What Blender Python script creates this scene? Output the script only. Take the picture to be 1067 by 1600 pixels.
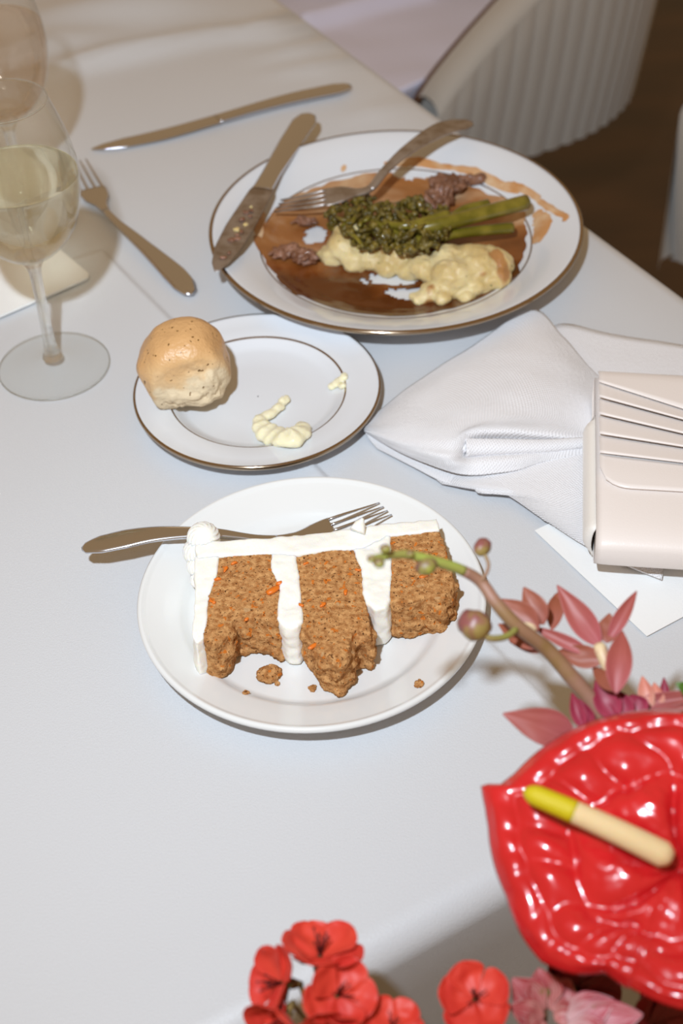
import bpy, bmesh, math, random
import numpy as np
from mathutils import Vector, Matrix, noise

for o in list(bpy.data.objects):
    bpy.data.objects.remove(o)
scene = bpy.context.scene
COL = scene.collection
PI = math.pi

# ------------------------------------------------------------------ camera
F_PX, PITCH, ROLL, CAM_H = 2280.67, .75367895, -.04103967, .6
_fw = np.array([0, math.cos(PITCH), -math.sin(PITCH)])
_r0 = np.array([1., 0, 0]); _u0 = np.cross(_r0, _fw)
_rt = _r0 * math.cos(ROLL) + _u0 * math.sin(ROLL)
_up = -_r0 * math.sin(ROLL) + _u0 * math.cos(ROLL)
EYE = np.array([0, 0, CAM_H])
cam_data = bpy.data.cameras.new('camera')
cam = bpy.data.objects.new('camera', cam_data); COL.objects.link(cam)
M4 = Matrix.Identity(4)
for i in range(3):
    M4[i][0] = _rt[i]; M4[i][1] = _up[i]; M4[i][2] = -_fw[i]; M4[i][3] = EYE[i]
cam.matrix_world = M4
cam_data.sensor_fit = 'VERTICAL'; cam_data.sensor_height = 36; cam_data.sensor_width = 36
cam_data.lens = F_PX / 1600 * 36
cam_data.clip_start = .01; cam_data.clip_end = 50
cam_data.dof.use_dof = True
cam_data.dof.focus_distance = .80
cam_data.dof.aperture_fstop = 7.5
scene.camera = cam

# ------------------------------------------------------------------ light
world = bpy.data.worlds.new('room_light'); scene.world = world; world.use_nodes = True
bg = world.node_tree.nodes['Background']
bg.inputs[0].default_value = (.400, .258, .130, 1); bg.inputs[1].default_value = .90
fl = bpy.data.lights.new('flash', 'AREA'); fl.shape = 'DISK'; fl.size = .035
fl.energy = 5.65; fl.color = (.78, .89, 1.0); fl.spread = math.radians(120)
flash = bpy.data.objects.new('flash', fl); COL.objects.link(flash)
flash.location = (-.12, .08, .80)
flash.rotation_euler = (Vector((-.02, 1.10, 0)) - flash.location).to_track_quat('-Z', 'Y').to_euler()
scene.view_settings.view_transform = 'Standard'
scene.view_settings.look = 'None'
scene.view_settings.exposure = 0.0
scene.view_settings.gamma = 1
scene.view_settings.use_curve_mapping = False

# ------------------------------------------------------------------ helpers
def on(x, y, z=0.):
    """photo position -> place in the room at height z above the table top"""
    d = _fw + _rt * (x - 533.5) / F_PX - _up * (y - 800) / F_PX
    return EYE + (z - CAM_H) / d[2] * d

def V(p): return Vector((float(p[0]), float(p[1]), float(p[2])))

def srgb(r, g, b):
    return tuple(((c / 255) / 12.92 if c / 255 <= .04045 else ((c / 255 + .055) / 1.055) ** 2.4) for c in (r, g, b))

def mesh(name, verts, faces, mat=None, parent=None, smooth=True, attrs=None):
    me = bpy.data.meshes.new(name)
    off = V(parent.location) if parent is not None else None
    vs = [V(v) for v in verts]
    if parent is not None and parent.parent is not None:
        off = off + V(parent.parent.location)
    if off is not None and parent.get('_world', 1):
        vs = [v - off for v in vs]
    me.from_pydata(vs, [], faces); me.update()
    if smooth:
        me.polygons.foreach_set('use_smooth', [True] * len(me.polygons))
    if attrs:
        for k, a in attrs.items():
            at = me.attributes.new(k, 'FLOAT', 'POINT'); at.data.foreach_set('value', a)
    o = bpy.data.objects.new(name, me); COL.objects.link(o)
    if mat: me.materials.append(mat)
    if parent is not None: o.parent = parent
    return o

def tag(o, label=None, cat=None, group=None, kind=None):
    if label: o['label'] = label
    if cat: o['category'] = cat
    if group: o['group'] = group
    if kind: o['kind'] = kind
    return o

def thing(name, loc, label, cat, group=None):
    e = bpy.data.objects.new(name, None); COL.objects.link(e)
    e.location = V(loc); e.empty_display_size = .02
    return tag(e, label, cat, group)

def part_empty(name, loc, parent):
    e = bpy.data.objects.new(name, None); COL.objects.link(e); e.empty_display_size = .01
    e.parent = parent; e.location = V(loc) - V(parent.location)
    return e

def spline(pts, n):
    """Catmull-Rom through the points (any dimension), n samples"""
    P = np.array(pts, float)
    P = np.vstack([2 * P[0] - P[1], P, 2 * P[-1] - P[-2]])
    m = len(P) - 3
    out = []
    for i in range(n):
        t = i / (n - 1) * m; k = min(int(t), m - 1); t -= k
        a, b, c, d = P[k:k + 4]
        out.append(.5 * (2 * b + (c - a) * t + (2 * a - 5 * b + 4 * c - d) * t * t + (3 * b - a - 3 * c + d) * t ** 3))
    return np.array(out)

def gridfaces(m, n, closeu=False, closev=False, base=0):
    f = []
    for i in range(m if closeu else m - 1):
        for j in range(n if closev else n - 1):
            a = i * n + j; b = i * n + (j + 1) % n
            c = ((i + 1) % m) * n + (j + 1) % n; d = ((i + 1) % m) * n + j
            f.append((base + a, base + b, base + c, base + d))
    return f

def lathe(profile, loc, seg=96):
    """profile of (r, z) -> verts, faces about a vertical axis at loc"""
    vs = []
    for r, z in profile:
        for k in range(seg):
            a = 2 * PI * k / seg
            vs.append((loc[0] + r * math.cos(a), loc[1] + r * math.sin(a), loc[2] + z))
    return vs, gridfaces(len(profile), seg, closev=True)

def tube(path, radii, seg=10, cap=True):
    P = [V(p) for p in path]; n = len(P)
    if not hasattr(radii, '__len__'): radii = [radii] * n
    vs = []; ref = Vector((.3, .2, 1)).normalized()
    for i in range(n):
        t = (P[min(i + 1, n - 1)] - P[max(i - 1, 0)]).normalized()
        a = t.cross(ref).normalized(); b = a.cross(t).normalized()
        for k in range(seg):
            w = 2 * PI * k / seg
            vs.append(P[i] + radii[i] * (math.cos(w) * a + math.sin(w) * b))
    fs = gridfaces(n, seg, closev=True)
    if cap:
        fs.append(tuple(range(seg))[::-1]); fs.append(tuple(range((n - 1) * seg, n * seg)))
    return vs, fs

def join(*meshes):
    vs, fs = [], []
    for v, f in meshes:
        b = len(vs); vs += list(v); fs += [tuple(i + b for i in q) for q in f]
    return vs, fs

def ico(sub):
    bm = bmesh.new(); bmesh.ops.create_icosphere(bm, subdivisions=sub, radius=1)
    vs = [v.co.copy() for v in bm.verts]; fs = [tuple(v.index for v in f.verts) for f in bm.faces]
    bm.free(); return vs, fs
ICO = {i: ico(i) for i in (1, 2, 3, 4, 5)}

def blob(c, r, sub=3, amp=0., sc=1., seed=0, rot=0., tilt=0.):
    vs, fs = ICO[sub]
    out = []
    R = Matrix.Rotation(rot, 3, 'Z') @ Matrix.Rotation(tilt, 3, 'Y')
    r = (r, r, r) if not hasattr(r, '__len__') else r
    for v in vs:
        p = Vector((v.x * r[0], v.y * r[1], v.z * r[2]))
        if amp:
            q = p * sc + Vector((seed * 7.3, seed * 3.1, seed))
            p = p + v * amp * (noise.fractal(q, .8, 2, 4))
        out.append(V(c) + R @ p)
    return out, fs

def remesh(o, voxel, displace=(), smooth=0):
    m = o.modifiers.new('remesh', 'REMESH'); m.mode = 'VOXEL'; m.voxel_size = voxel; m.use_smooth_shade = True
    if smooth:
        q = o.modifiers.new('soften', 'SMOOTH'); q.factor = .5; q.iterations = smooth
    for k, (size, strength) in enumerate(displace):
        t = bpy.data.textures.new(o.name + '_relief', 'CLOUDS'); t.noise_scale = size; t.noise_depth = 2
        d = o.modifiers.new('relief', 'DISPLACE'); d.texture = t; d.strength = strength; d.texture_coords = 'LOCAL'; d.mid_level = .5

def solid(o, th, offset=-1):
    m = o.modifiers.new('thickness', 'SOLIDIFY'); m.thickness = th; m.offset = offset
    return o

def subsurf(o, lv=1):
    m = o.modifiers.new('smooth', 'SUBSURF'); m.levels = lv; m.render_levels = lv
    return o

# ------------------------------------------------------------------ materials
def new_mat(name):
    m = bpy.data.materials.new(name); m.use_nodes = True
    nt = m.node_tree; return m, nt, nt.nodes['Principled BSDF']

def N(nt, typ, **kw):
    n = nt.nodes.new(typ)
    for k, v in kw.items():
        if k in n.inputs: n.inputs[k].default_value = v
        else: setattr(n, k, v)
    return n

def col4(c): return tuple(c) + (1,)

def mat(name, c1, c2=None, scale=40., rough=.5, bump=(), metallic=0., coat=0., sheen=0., spec=.5, sss=0., sssc=None,
        spots=(), detail=4., ramp=(.4, .65), trans=0., ior=1.45, coat_rough=.06):
    """c1/c2 noise-mixed colour, (scale, distance) bumps, (scale, threshold, colour) speckles"""
    m, nt, b = new_mat(name); L = nt.links
    tc = N(nt, 'ShaderNodeTexCoord')
    b.inputs['Roughness'].default_value = rough; b.inputs['Metallic'].default_value = metallic
    b.inputs['Coat Weight'].default_value = coat; b.inputs['Coat Roughness'].default_value = coat_rough
    b.inputs['Sheen Weight'].default_value = sheen; b.inputs['Specular IOR Level'].default_value = spec
    b.inputs['Transmission Weight'].default_value = trans; b.inputs['IOR'].default_value = ior
    if sss:
        b.inputs['Subsurface Weight'].default_value = 1; b.inputs['Subsurface Scale'].default_value = sss
        b.inputs['Subsurface Radius'].default_value = sssc or (1, .6, .4)
    b.inputs['Base Color'].default_value = col4(c1)
    cur = None
    if c2:
        n = N(nt, 'ShaderNodeTexNoise', Scale=scale, Detail=detail); L.new(tc.outputs['Object'], n.inputs['Vector'])
        r = N(nt, 'ShaderNodeValToRGB'); r.color_ramp.elements[0].position = ramp[0]; r.color_ramp.elements[1].position = ramp[1]
        r.color_ramp.elements[0].color = col4(c1); r.color_ramp.elements[1].color = col4(c2)
        L.new(n.outputs['Fac'], r.inputs['Fac']); cur = r.outputs['Color']
    for sc, th, c in spots:
        n = N(nt, 'ShaderNodeTexNoise', Scale=sc, Detail=1.); L.new(tc.outputs['Object'], n.inputs['Vector'])
        r = N(nt, 'ShaderNodeValToRGB'); r.color_ramp.elements[0].position = th; r.color_ramp.elements[1].position = th + .025
        r.color_ramp.elements[0].color = (0, 0, 0, 1); r.color_ramp.elements[1].color = (1, 1, 1, 1)
        L.new(n.outputs['Fac'], r.inputs['Fac'])
        x = N(nt, 'ShaderNodeMix', data_type='RGBA')
        if cur: L.new(cur, x.inputs[6])
        else: x.inputs[6].default_value = col4(c1)
        x.inputs[7].default_value = col4(c); L.new(r.outputs['Color'], x.inputs[0]); cur = x.outputs[2]
    if cur: L.new(cur, b.inputs['Base Color'])
    prev = None
    for sc, dist in bump:
        n = N(nt, 'ShaderNodeTexNoise', Scale=sc, Detail=3.); L.new(tc.outputs['Object'], n.inputs['Vector'])
        bp = N(nt, 'ShaderNodeBump', Strength=1., Distance=dist); L.new(n.outputs['Fac'], bp.inputs['Height'])
        if prev: L.new(prev, bp.inputs['Normal'])
        prev = bp.outputs['Normal']
    if prev: L.new(prev, b.inputs['Normal'])
    return m

def weave_mat(name, c, rough, pitch, dist, sheen=.3, angle=.5, spec=.4):
    """woven cloth: two crossed thread waves as fine relief"""
    m, nt, b = new_mat(name); L = nt.links
    a1 = N(nt, 'ShaderNodeAttribute', attribute_name='thread_u'); a2 = N(nt, 'ShaderNodeAttribute', attribute_name='thread_v')
    tc = N(nt, 'ShaderNodeCombineXYZ'); L.new(a1.outputs['Fac'], tc.inputs[0]); L.new(a2.outputs['Fac'], tc.inputs[1])
    mp = N(nt, 'ShaderNodeMapping'); mp.inputs['Rotation'].default_value = (0, 0, angle)
    L.new(tc.outputs[0], mp.inputs['Vector'])
    b.inputs['Base Color'].default_value = col4(c); b.inputs['Roughness'].default_value = rough
    b.inputs['Sheen Weight'].default_value = sheen; b.inputs['Specular IOR Level'].default_value = spec
    w1 = N(nt, 'ShaderNodeTexWave', Scale=.314 / pitch, Distortion=1.2); w1.bands_direction = 'X'
    w2 = N(nt, 'ShaderNodeTexWave', Scale=.314 / pitch, Distortion=1.2); w2.bands_direction = 'Y'
    w1.inputs['Detail Scale'].default_value = 3; w2.inputs['Detail Scale'].default_value = 3
    nz = N(nt, 'ShaderNodeTexNoise', Scale=.35 / pitch, Detail=2.)
    for n in (w1, w2, nz): L.new(mp.outputs['Vector'], n.inputs['Vector'])
    mu = N(nt, 'ShaderNodeMath', operation='MULTIPLY'); L.new(w1.outputs['Fac'], mu.inputs[0]); L.new(w2.outputs['Fac'], mu.inputs[1])
    ad = N(nt, 'ShaderNodeMath', operation='ADD'); L.new(mu.outputs[0], ad.inputs[0]); L.new(nz.outputs['Fac'], ad.inputs[1])
    bp = N(nt, 'ShaderNodeBump', Strength=1., Distance=dist); L.new(ad.outputs[0], bp.inputs['Height'])
    L.new(bp.outputs['Normal'], b.inputs['Normal'])
    return m

M = {}
M['table_satin'] = mat('table_satin', (.62, .632, .655), rough=.36, bump=((900, .00018), (2600, .00012)), sheen=.10, spec=.5, coat=.75, coat_rough=.36)
M['napkin'] = weave_mat('napkin_weave', (.80, .785, .80), .6,   .0014, .00032, angle=.55)
M['lavender'] = mat('draped_cloth', (.82, .81, .99), rough=.8, bump=((500, .0003),), sheen=.2)
M['china'] = mat('white_china', (.70, .72, .755), rough=.18, coat=.5, spec=.5)
M['china_plain'] = mat('white_plain_china', (.75, .752, .74), rough=.16, coat=.5, spec=.5)
M['gilt'] = mat('platinum_band', (.42, .33, .24), rough=.16, metallic=1.)
M['steel'] = mat('steel', (.64, .65, .70), rough=.17, metallic=1.)
M['steel_used_dimmed'] = mat('steel_used_dimmed', (.46, .42, .40), (.30, .24, .19), scale=90, rough=.35, metallic=.85)  # food-soiled steel, colour also darkened to imitate a dark room's reflection
M['paper'] = mat('white_paper', (.84, .84, .83), rough=.75, bump=((700, .00008),))
M['satin'] = mat('blush_satin', (.81, .735, .69), rough=.36, bump=((1100, .00008),), sheen=.3, spec=.45)
M['satin_side'] = mat('ivory_satin', (.82, .77, .71), rough=.45, bump=((900, .00012),), sheen=.2)
M['frosting'] = mat('frosting', (.88, .86, .79), rough=.42, bump=((200, .0003), (1200, .00015)), sss=.002, sssc=(1, .85, .6))
M['sponge'] = mat('carrot_sponge', srgb(172, 114, 64), srgb(222, 168, 110), scale=340, rough=.9, spec=.12, detail=8., ramp=(.36, .66),
                  bump=((1000, .0008), (2600, .0006)), spots=((300, .66, srgb(214, 122, 48)), (800, .66, srgb(98, 60, 32)), (150, .72, srgb(204, 160, 112))))
M['butter'] = mat('butter', srgb(232, 226, 196), rough=.35, sss=.003, sssc=(1, .9, .5), bump=((250, .0004),))
M['gravy_drop'] = mat('gravy_smear', srgb(196, 142, 92), srgb(214, 182, 146), scale=60, rough=.25)
M['potato'] = mat('mashed_potato', srgb(204, 180, 126), srgb(222, 206, 160), scale=45, rough=.38, bump=((260, .0006), (900, .0003)), sss=.002, sssc=(1, .8, .4),
                  spots=((420, .74, srgb(120, 110, 50)), (38, .66, srgb(176, 128, 78))))
M['broccoli'] = mat('broccoli_green', srgb(74, 62, 14), srgb(122, 104, 38), scale=200, rough=.3, bump=((900, .0006),), coat=.3)
M['stalk'] = mat('stalk_green', srgb(96, 88, 20), srgb(126, 112, 38), scale=70, rough=.28, coat=.4)
M['meat'] = mat('braised_meat', srgb(112, 72, 50), srgb(150, 108, 86), scale=110, rough=.35, coat=.3, bump=((420, .0012),))
M['rib_fabric'] = mat('ribbed_velvet', (.50, .46, .41), rough=.85, sheen=.5, bump=((600, .0004),))
M['rim_gap_shade'] = mat('brown_gap_shade', srgb(96, 62, 36), rough=.6)  # brown that stands in for shade along the chair rim
M['wood_leg'] = mat('dark_wood', srgb(40, 26, 16), rough=.5)
M['stem_green'] = mat('orchid_stem', srgb(150, 165, 70), srgb(140, 105, 80), scale=25, rough=.5)
M['stem_brown'] = mat('orchid_stem_brown', srgb(150, 110, 92), srgb(128, 100, 52), scale=40, rough=.5)
M['bud'] = mat('orchid_bud', srgb(128, 74, 70), srgb(140, 120, 66), scale=90, rough=.4, ramp=(.45, .6))
M['bud_small'] = mat('orchid_bud_green', srgb(110, 72, 62), srgb(150, 150, 66), scale=160, rough=.45)
M['cream'] = mat('orchid_column', srgb(214, 190, 150), srgb(190, 140, 120), scale=150, rough=.45)
M['leaf'] = mat('green_leaf', srgb(66, 100, 34), srgb(96, 128, 50), scale=60, rough=.4)
M['spadix_cream'] = mat('spadix_cream', srgb(222, 196, 150), rough=.55, bump=((1400, .0005),), sss=.001)
M['spadix_yellow'] = mat('spadix_yellow', srgb(196, 176, 10), rough=.5, bump=((1400, .0004),))
M['spathe'] = mat('anthurium_red', (.56, .014, .016), (.47, .010, .012), scale=30, rough=.26, coat=.5, spec=.5)
M['blossom'] = mat('blossom_red', (.66, .050, .028), (.58, .032, .022), scale=60, rough=.5)
M['dark_stamen'] = mat('dark_stamen', srgb(80, 20, 18), rough=.6)
M['calyx'] = mat('calyx', srgb(150, 120, 70), srgb(120, 110, 60), scale=90, rough=.6)
M['bark_stem'] = mat('brown_stem', srgb(92, 56, 40), srgb(120, 90, 60), scale=80, rough=.6)

def petal_mat(name, edge, mid, veins, streak=14., amount=.5):
    """petal colour runs from base to tip with streaks along its length (its own pigment)"""
    m, nt, b = new_mat(name); L = nt.links
    a = N(nt, 'ShaderNodeAttribute', attribute_name='along'); c = N(nt, 'ShaderNodeAttribute', attribute_name='across')
    r = N(nt, 'ShaderNodeValToRGB'); r.color_ramp.elements[0].color = col4(mid); r.color_ramp.elements[1].color = col4(edge)
    r.color_ramp.elements[0].position = .05; r.color_ramp.elements[1].position = .6
    L.new(a.outputs['Fac'], r.inputs['Fac'])
    cb = N(nt, 'ShaderNodeCombineXYZ'); L.new(c.outputs['Fac'], cb.inputs[0])
    sc = N(nt, 'ShaderNodeMath', operation='MULTIPLY'); sc.inputs[1].default_value = .16; L.new(a.outputs['Fac'], sc.inputs[0]); L.new(sc.outputs[0], cb.inputs[1])
    n = N(nt, 'ShaderNodeTexNoise', Scale=streak, Detail=2.); L.new(cb.outputs[0], n.inputs['Vector'])
    rr = N(nt, 'ShaderNodeValToRGB'); rr.color_ramp.elements[0].position = .48; rr.color_ramp.elements[1].position = .60
    rr.color_ramp.elements[0].color = (0, 0, 0, 1); rr.color_ramp.elements[1].color = (amount,) * 3 + (1,)
    L.new(n.outputs['Fac'], rr.inputs['Fac'])
    x = N(nt, 'ShaderNodeMix', data_type='RGBA'); L.new(rr.outputs['Color'], x.inputs[0]); L.new(r.outputs['Color'], x.inputs[6]); x.inputs[7].default_value = col4(veins)
    L.new(x.outputs[2], b.inputs['Base Color']); b.inputs['Roughness'].default_value = .5
    return m
M['orchid_rose'] = petal_mat('orchid_rose', srgb(156, 78, 70), srgb(166, 82, 86), srgb(136, 60, 52), amount=.5)
M['orchid_rust'] = petal_mat('orchid_rust', srgb(146, 80, 58), srgb(150, 82, 68), srgb(118, 58, 40), amount=.5)
M['orchid_lip'] = petal_mat('orchid_lip', srgb(140, 36, 60), srgb(170, 60, 84), srgb(110, 24, 44), amount=.5)
M['orchid_peach'] = petal_mat('orchid_peach', srgb(206, 130, 110), srgb(214, 160, 140), srgb(170, 84, 70), amount=.4)
M['streaked'] = petal_mat('streaked_pink', srgb(160, 42, 52), srgb(196, 120, 116), srgb(206, 170, 160), streak=9, amount=.55)
M['streaked_pale'] = petal_mat('streaked_pale', srgb(178, 66, 80), srgb(214, 170, 172), srgb(226, 196, 198), streak=10, amount=.6)
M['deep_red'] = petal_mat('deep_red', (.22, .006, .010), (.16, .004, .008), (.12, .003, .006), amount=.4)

def glass_thin(name, tint, tint_edge, refl=.5, power=3.5):
    """thin clear wall: lets light straight through, mirrors more towards grazing"""
    m, nt, b = new_mat(name); L = nt.links; nt.nodes.remove(b)
    lw = N(nt, 'ShaderNodeLayerWeight', Blend=.5)
    pw = N(nt, 'ShaderNodeMath', operation='POWER'); pw.inputs[1].default_value = power; L.new(lw.outputs['Facing'], pw.inputs[0])
    ma = N(nt, 'ShaderNodeMath', operation='MULTIPLY_ADD'); ma.inputs[1].default_value = refl; ma.inputs[2].default_value = .035; L.new(pw.outputs[0], ma.inputs[0])
    mc = N(nt, 'ShaderNodeMix', data_type='RGBA'); mc.inputs[6].default_value = col4(tint); mc.inputs[7].default_value = col4(tint_edge); L.new(pw.outputs[0], mc.inputs[0])
    t = N(nt, 'ShaderNodeBsdfTransparent'); L.new(mc.outputs[2], t.inputs[0])
    g = N(nt, 'ShaderNodeBsdfGlossy', Roughness=.03); g.inputs[0].default_value = (1, 1, 1, 1)
    mx = N(nt, 'ShaderNodeMixShader')
    L.new(ma.outputs[0], mx.inputs[0]); L.new(t.outputs[0], mx.inputs[1]); L.new(g.outputs[0], mx.inputs[2])
    L.new(mx.outputs[0], nt.nodes['Material Output'].inputs[0]); return m
M['thin_glass'] = glass_thin('thin_glass', (.98, .985, .98), (.82, .83, .82))
def liquid(name, tint, ior, k=.6):
    m, nt, b = new_mat(name); L = nt.links; nt.nodes.remove(b)
    t = N(nt, 'ShaderNodeBsdfTransparent'); t.inputs[0].default_value = col4(tint)
    g = N(nt, 'ShaderNodeBsdfGlass', Roughness=0., IOR=ior); g.inputs[0].default_value = col4(tint)
    mx = N(nt, 'ShaderNodeMixShader'); mx.inputs[0].default_value = 1 - k
    L.new(t.outputs[0], mx.inputs[1]); L.new(g.outputs[0], mx.inputs[2]); L.new(mx.outputs[0], nt.nodes['Material Output'].inputs[0]); return m
M['glass'] = liquid('solid_glass', (.97, .975, .97), 1.48, .45)
M['wine'] = liquid('white_wine', (.97, .958, .87), 1.34, .35)
M['water'] = liquid('drink', (.96, .90, .84), 1.33, .7)

def floor_mat():
    m, nt, b = new_mat('brown_floor'); L = nt.links
    tc = N(nt, 'ShaderNodeTexCoord'); mp = N(nt, 'ShaderNodeMapping'); mp.inputs['Rotation'].default_value = (0, 0, .9); mp.inputs['Scale'].default_value = (1, 3, 1)
    L.new(tc.outputs['Object'], mp.inputs['Vector'])
    n = N(nt, 'ShaderNodeTexNoise', Scale=1.6, Detail=5.); L.new(mp.outputs['Vector'], n.inputs['Vector'])
    r = N(nt, 'ShaderNodeValToRGB'); r.color_ramp.elements[0].color = col4(srgb(22, 14, 9)); r.color_ramp.elements[1].color = col4(srgb(92, 62, 38))
    r.color_ramp.elements[0].position = .3; r.color_ramp.elements[1].position = .75
    L.new(n.outputs['Fac'], r.inputs['Fac']); L.new(r.outputs['Color'], b.inputs['Base Color']); b.inputs['Roughness'].default_value = .45
    return m
M['floor'] = floor_mat()

# ------------------------------------------------------------------ floor, table
FLOOR = -.75
fo = mesh('floor', [(-4, -2, FLOOR), (5, -2, FLOOR), (5, 6, FLOOR), (-4, 6, FLOOR), (-4, -2, FLOOR - .05), (5, -2, FLOOR - .05), (5, 6, FLOOR - .05), (-4, 6, FLOOR - .05)],
          [(0, 1, 2, 3), (7, 6, 5, 4), (0, 4, 5, 1), (1, 5, 6, 2), (2, 6, 7, 3), (3, 7, 4, 0)], M['floor'], smooth=False)
tag(fo, 'dark brown floor under the table', kind='structure')

A29 = math.radians(29)
E2 = np.array([math.cos(A29), math.sin(A29), 0]); E1 = np.array([math.sin(A29), -math.cos(A29), 0])
def table_pt(p, q, z): return p * E2 + q * E1 + np.array([0, 0, z])

def seg_dist(x, y, a, b):
    ax, ay = a[0], a[1]; bx, by = b[0] - ax, b[1] - ay
    t = max(0, min(1, ((x - ax) * bx + (y - ay) * by) / (bx * bx + by * by)))
    dx, dy = x - ax - t * bx, y - ay - t * by
    return math.hypot(dx, dy), t

RIDGES = []
for a, b, w, h in [((70, 112), (330, 55), .016, .007), ((330, 55), (520, 40), .012, .005), ((60, 30), (300, 2), .03, .008),
                   ((420, 85), (545, 62), .010, .003), ((440, 110), (590, 92), .010, .0025), ((400, 40), (470, 22), .010, .004),
                   ((640, 165), (560, 178), .012, .002), ((0, 70), (180, 60), .02, .004)]:
    RIDGES.append((on(*a), on(*b), w, h * 1.7))

def build_cloth():
    R = .017
    def axis(lo, hi, dense):
        c = set(np.round(np.arange(lo, hi + 1e-6, .02), 4))
        for d0, d1, st in dense: c |= set(np.round(np.arange(d0, d1, st), 4))
        flat = sorted(c)
        out = [(lo - R, FLOOR + .003), (lo - R, -.5), (lo - R, -.2), (lo - R, -.05)]
        for k in range(0, 7):
            w = PI / 2 * k / 6; out.append((lo - R * math.cos(w), -R + R * math.sin(w)))
        out += [(x, 0.) for x in flat[1:-1]]
        for k in range(6, -1, -1):
            w = PI / 2 * k / 6; out.append((hi + R * math.cos(w), -R + R * math.sin(w)))
        out += [(hi + R, -.05), (hi + R, -.2), (hi + R, -.5), (hi + R, FLOOR + .003)]
        return out
    P = axis(-1.0, .627 - .010, [(.285, .345, .002)])
    Q = axis(-1.95, -.2985 - .014, [(-.915, -.885, .002), (-1.5, -.95, .01)])
    vs = []
    for q, zq in Q:
        for p, zp in P:
            z = max(FLOOR + .003, zp + zq)
            pq, qq = p, q
            if zp == 0 and zq == 0:
                w = table_pt(p, q, 0)
                # ironed fold lines: a small step with a soft shoulder
                pc = .303 + .019 * (q + .90) / .43
                d = pc - p
                if q > -.901:
                    k = min(1, (q + .901) / .004)
                    z += k * .0022 * (math.exp(-d / .02) if d >= 0 else max(0, 1 + d / .0022))
                d2 = q + .901
                if p < pc: z += .0012 * (math.exp(-d2 / .02) if d2 >= 0 else max(0, 1 + d2 / .0022))
                for a, b, wd, h in RIDGES:
                    dd, t = seg_dist(w[0], w[1], a, b)
                    if dd < 4 * wd: z += h * math.exp(-(dd / wd) ** 2) * (math.sin(PI * min(1, max(0, t * .9 + .05))) ** .5)
                z += .0006 * noise.noise(Vector((w[0] * 9, w[1] * 9, 1)))
            elif zq < -.03 and zp >= -.001:
                qq += .006 * math.sin(p * 21) * min(1, -zq / .3)
            vs.append(table_pt(pq, qq, z))
    o = mesh('tablecloth', vs, gridfaces(len(Q), len(P)), M['table_satin'])
    return o
tag(build_cloth(), 'white satin tablecloth covering the whole table, with ironed fold lines', 'tablecloth')

# ------------------------------------------------------------------ plates
def plate_z(top, r):
    return float(np.interp(r, [a for a, b in top], [b for a, b in top]))

def make_plate(name, c, R, zr, well, label, gilt=True, seg=128):
    w = well * R
    top = [(0., .0062), (w * .5, .0062), (w * .84, .0064), (w * .92, .0080), (w * .98, .0105), (w * 1.04, .0122),
           (R * .85, zr * .80), (R * .965, zr * .965), (R * .99, zr), (R, zr - .0006)]
    if not gilt:
        top = [(0., .0058), (w * .5, .0058), (w * .90, .0060), (w * .955, .0072), (w * .99, .0100), (w * 1.03, .0113), (R * .88, zr * .80), (R * .945, zr * .925), (R * .96, zr * .955), (R * .972, zr + .0004), (R * .988, zr + .0007), (R, zr - .0006)]
    top = [(.0005, top[0][1])] + top[1:]
    bot = [(R * .998, zr - .0022), (R * .96, zr - .0042), (R * .85, zr * .8 - .0036), (w * 1.04, .0080), (w * .9, .0030), (w * .84, .0006), (w * .8, .0006), (w * .78, .0024), (.0005, .0026)]
    t = thing(name, (c[0], c[1], 0), label, 'plate')
    v, f = lathe(top + bot, (c[0], c[1], 0), seg)
    mesh('plate_body', v, f, M['china'] if gilt else M['china_plain'], t)
    if gilt:
        v, f = lathe([(R * .983, zr * .99 + .0004), (R * .992, zr + .0004), (R * 1.0025, zr - .0003), (R * 1.002, zr - .0020), (R * .996, zr - .0028)], (c[0], c[1], 0), seg)
        tag(mesh('rim_band', v, f, M['gilt'], t), 'thin bronze gilt band on the rim')
        r0 = w * 1.02
        v, f = lathe([(r0 - .0006, plate_z(top, r0 - .0006) + .0001), (r0, plate_z(top, r0) + .00035), (r0 + .0006, plate_z(top, r0 + .0006) + .0001)], (c[0], c[1], 0), seg)
        tag(mesh('inner_band', v, f, M['gilt'], t), 'fine bronze gilt ring round the well')
    return t, top

DC = (.0477, .9176); BC = (-.0512, .7459); CC = (-.0184, .5563)
_, DTOP = make_plate('dinner_plate', DC, .1354, .026, .72, 'large white china dinner plate with gilt rim, soiled with brown gravy')
_, BTOP = make_plate('bread_plate', BC, .080, .0150, .70, 'small white china side plate with gilt rim under the bread roll')
_, CTOP = make_plate('dessert_plate', CC, .0960, .0180, .76, 'plain white china dessert plate under the cake slice', gilt=False)
def dz(x, y): return plate_z(DTOP, math.hypot(x - DC[0], y - DC[1]))
def bz(x, y): return plate_z(BTOP, math.hypot(x - BC[0], y - BC[1]))
def cz(x, y): return plate_z(CTOP, math.hypot(x - CC[0], y - CC[1]))

def on_plate(px, py, zf, dzv=0.):
    z = .01
    for _ in range(12):
        p = on(px, py, z); z = .5 * z + .5 * (zf(p[0], p[1]) + dzv)
    return on(px, py, z)

# ------------------------------------------------------------------ cake slice
def in_poly(x, y, P):
    c = False; n = len(P); j = n - 1
    for i in range(n):
        if (P[i][1] > y) != (P[j][1] > y) and x < (P[j][0] - P[i][0]) * (y - P[i][1]) / (P[j][1] - P[i][1]) + P[i][0]: c = not c
        j = i
    return c

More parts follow.
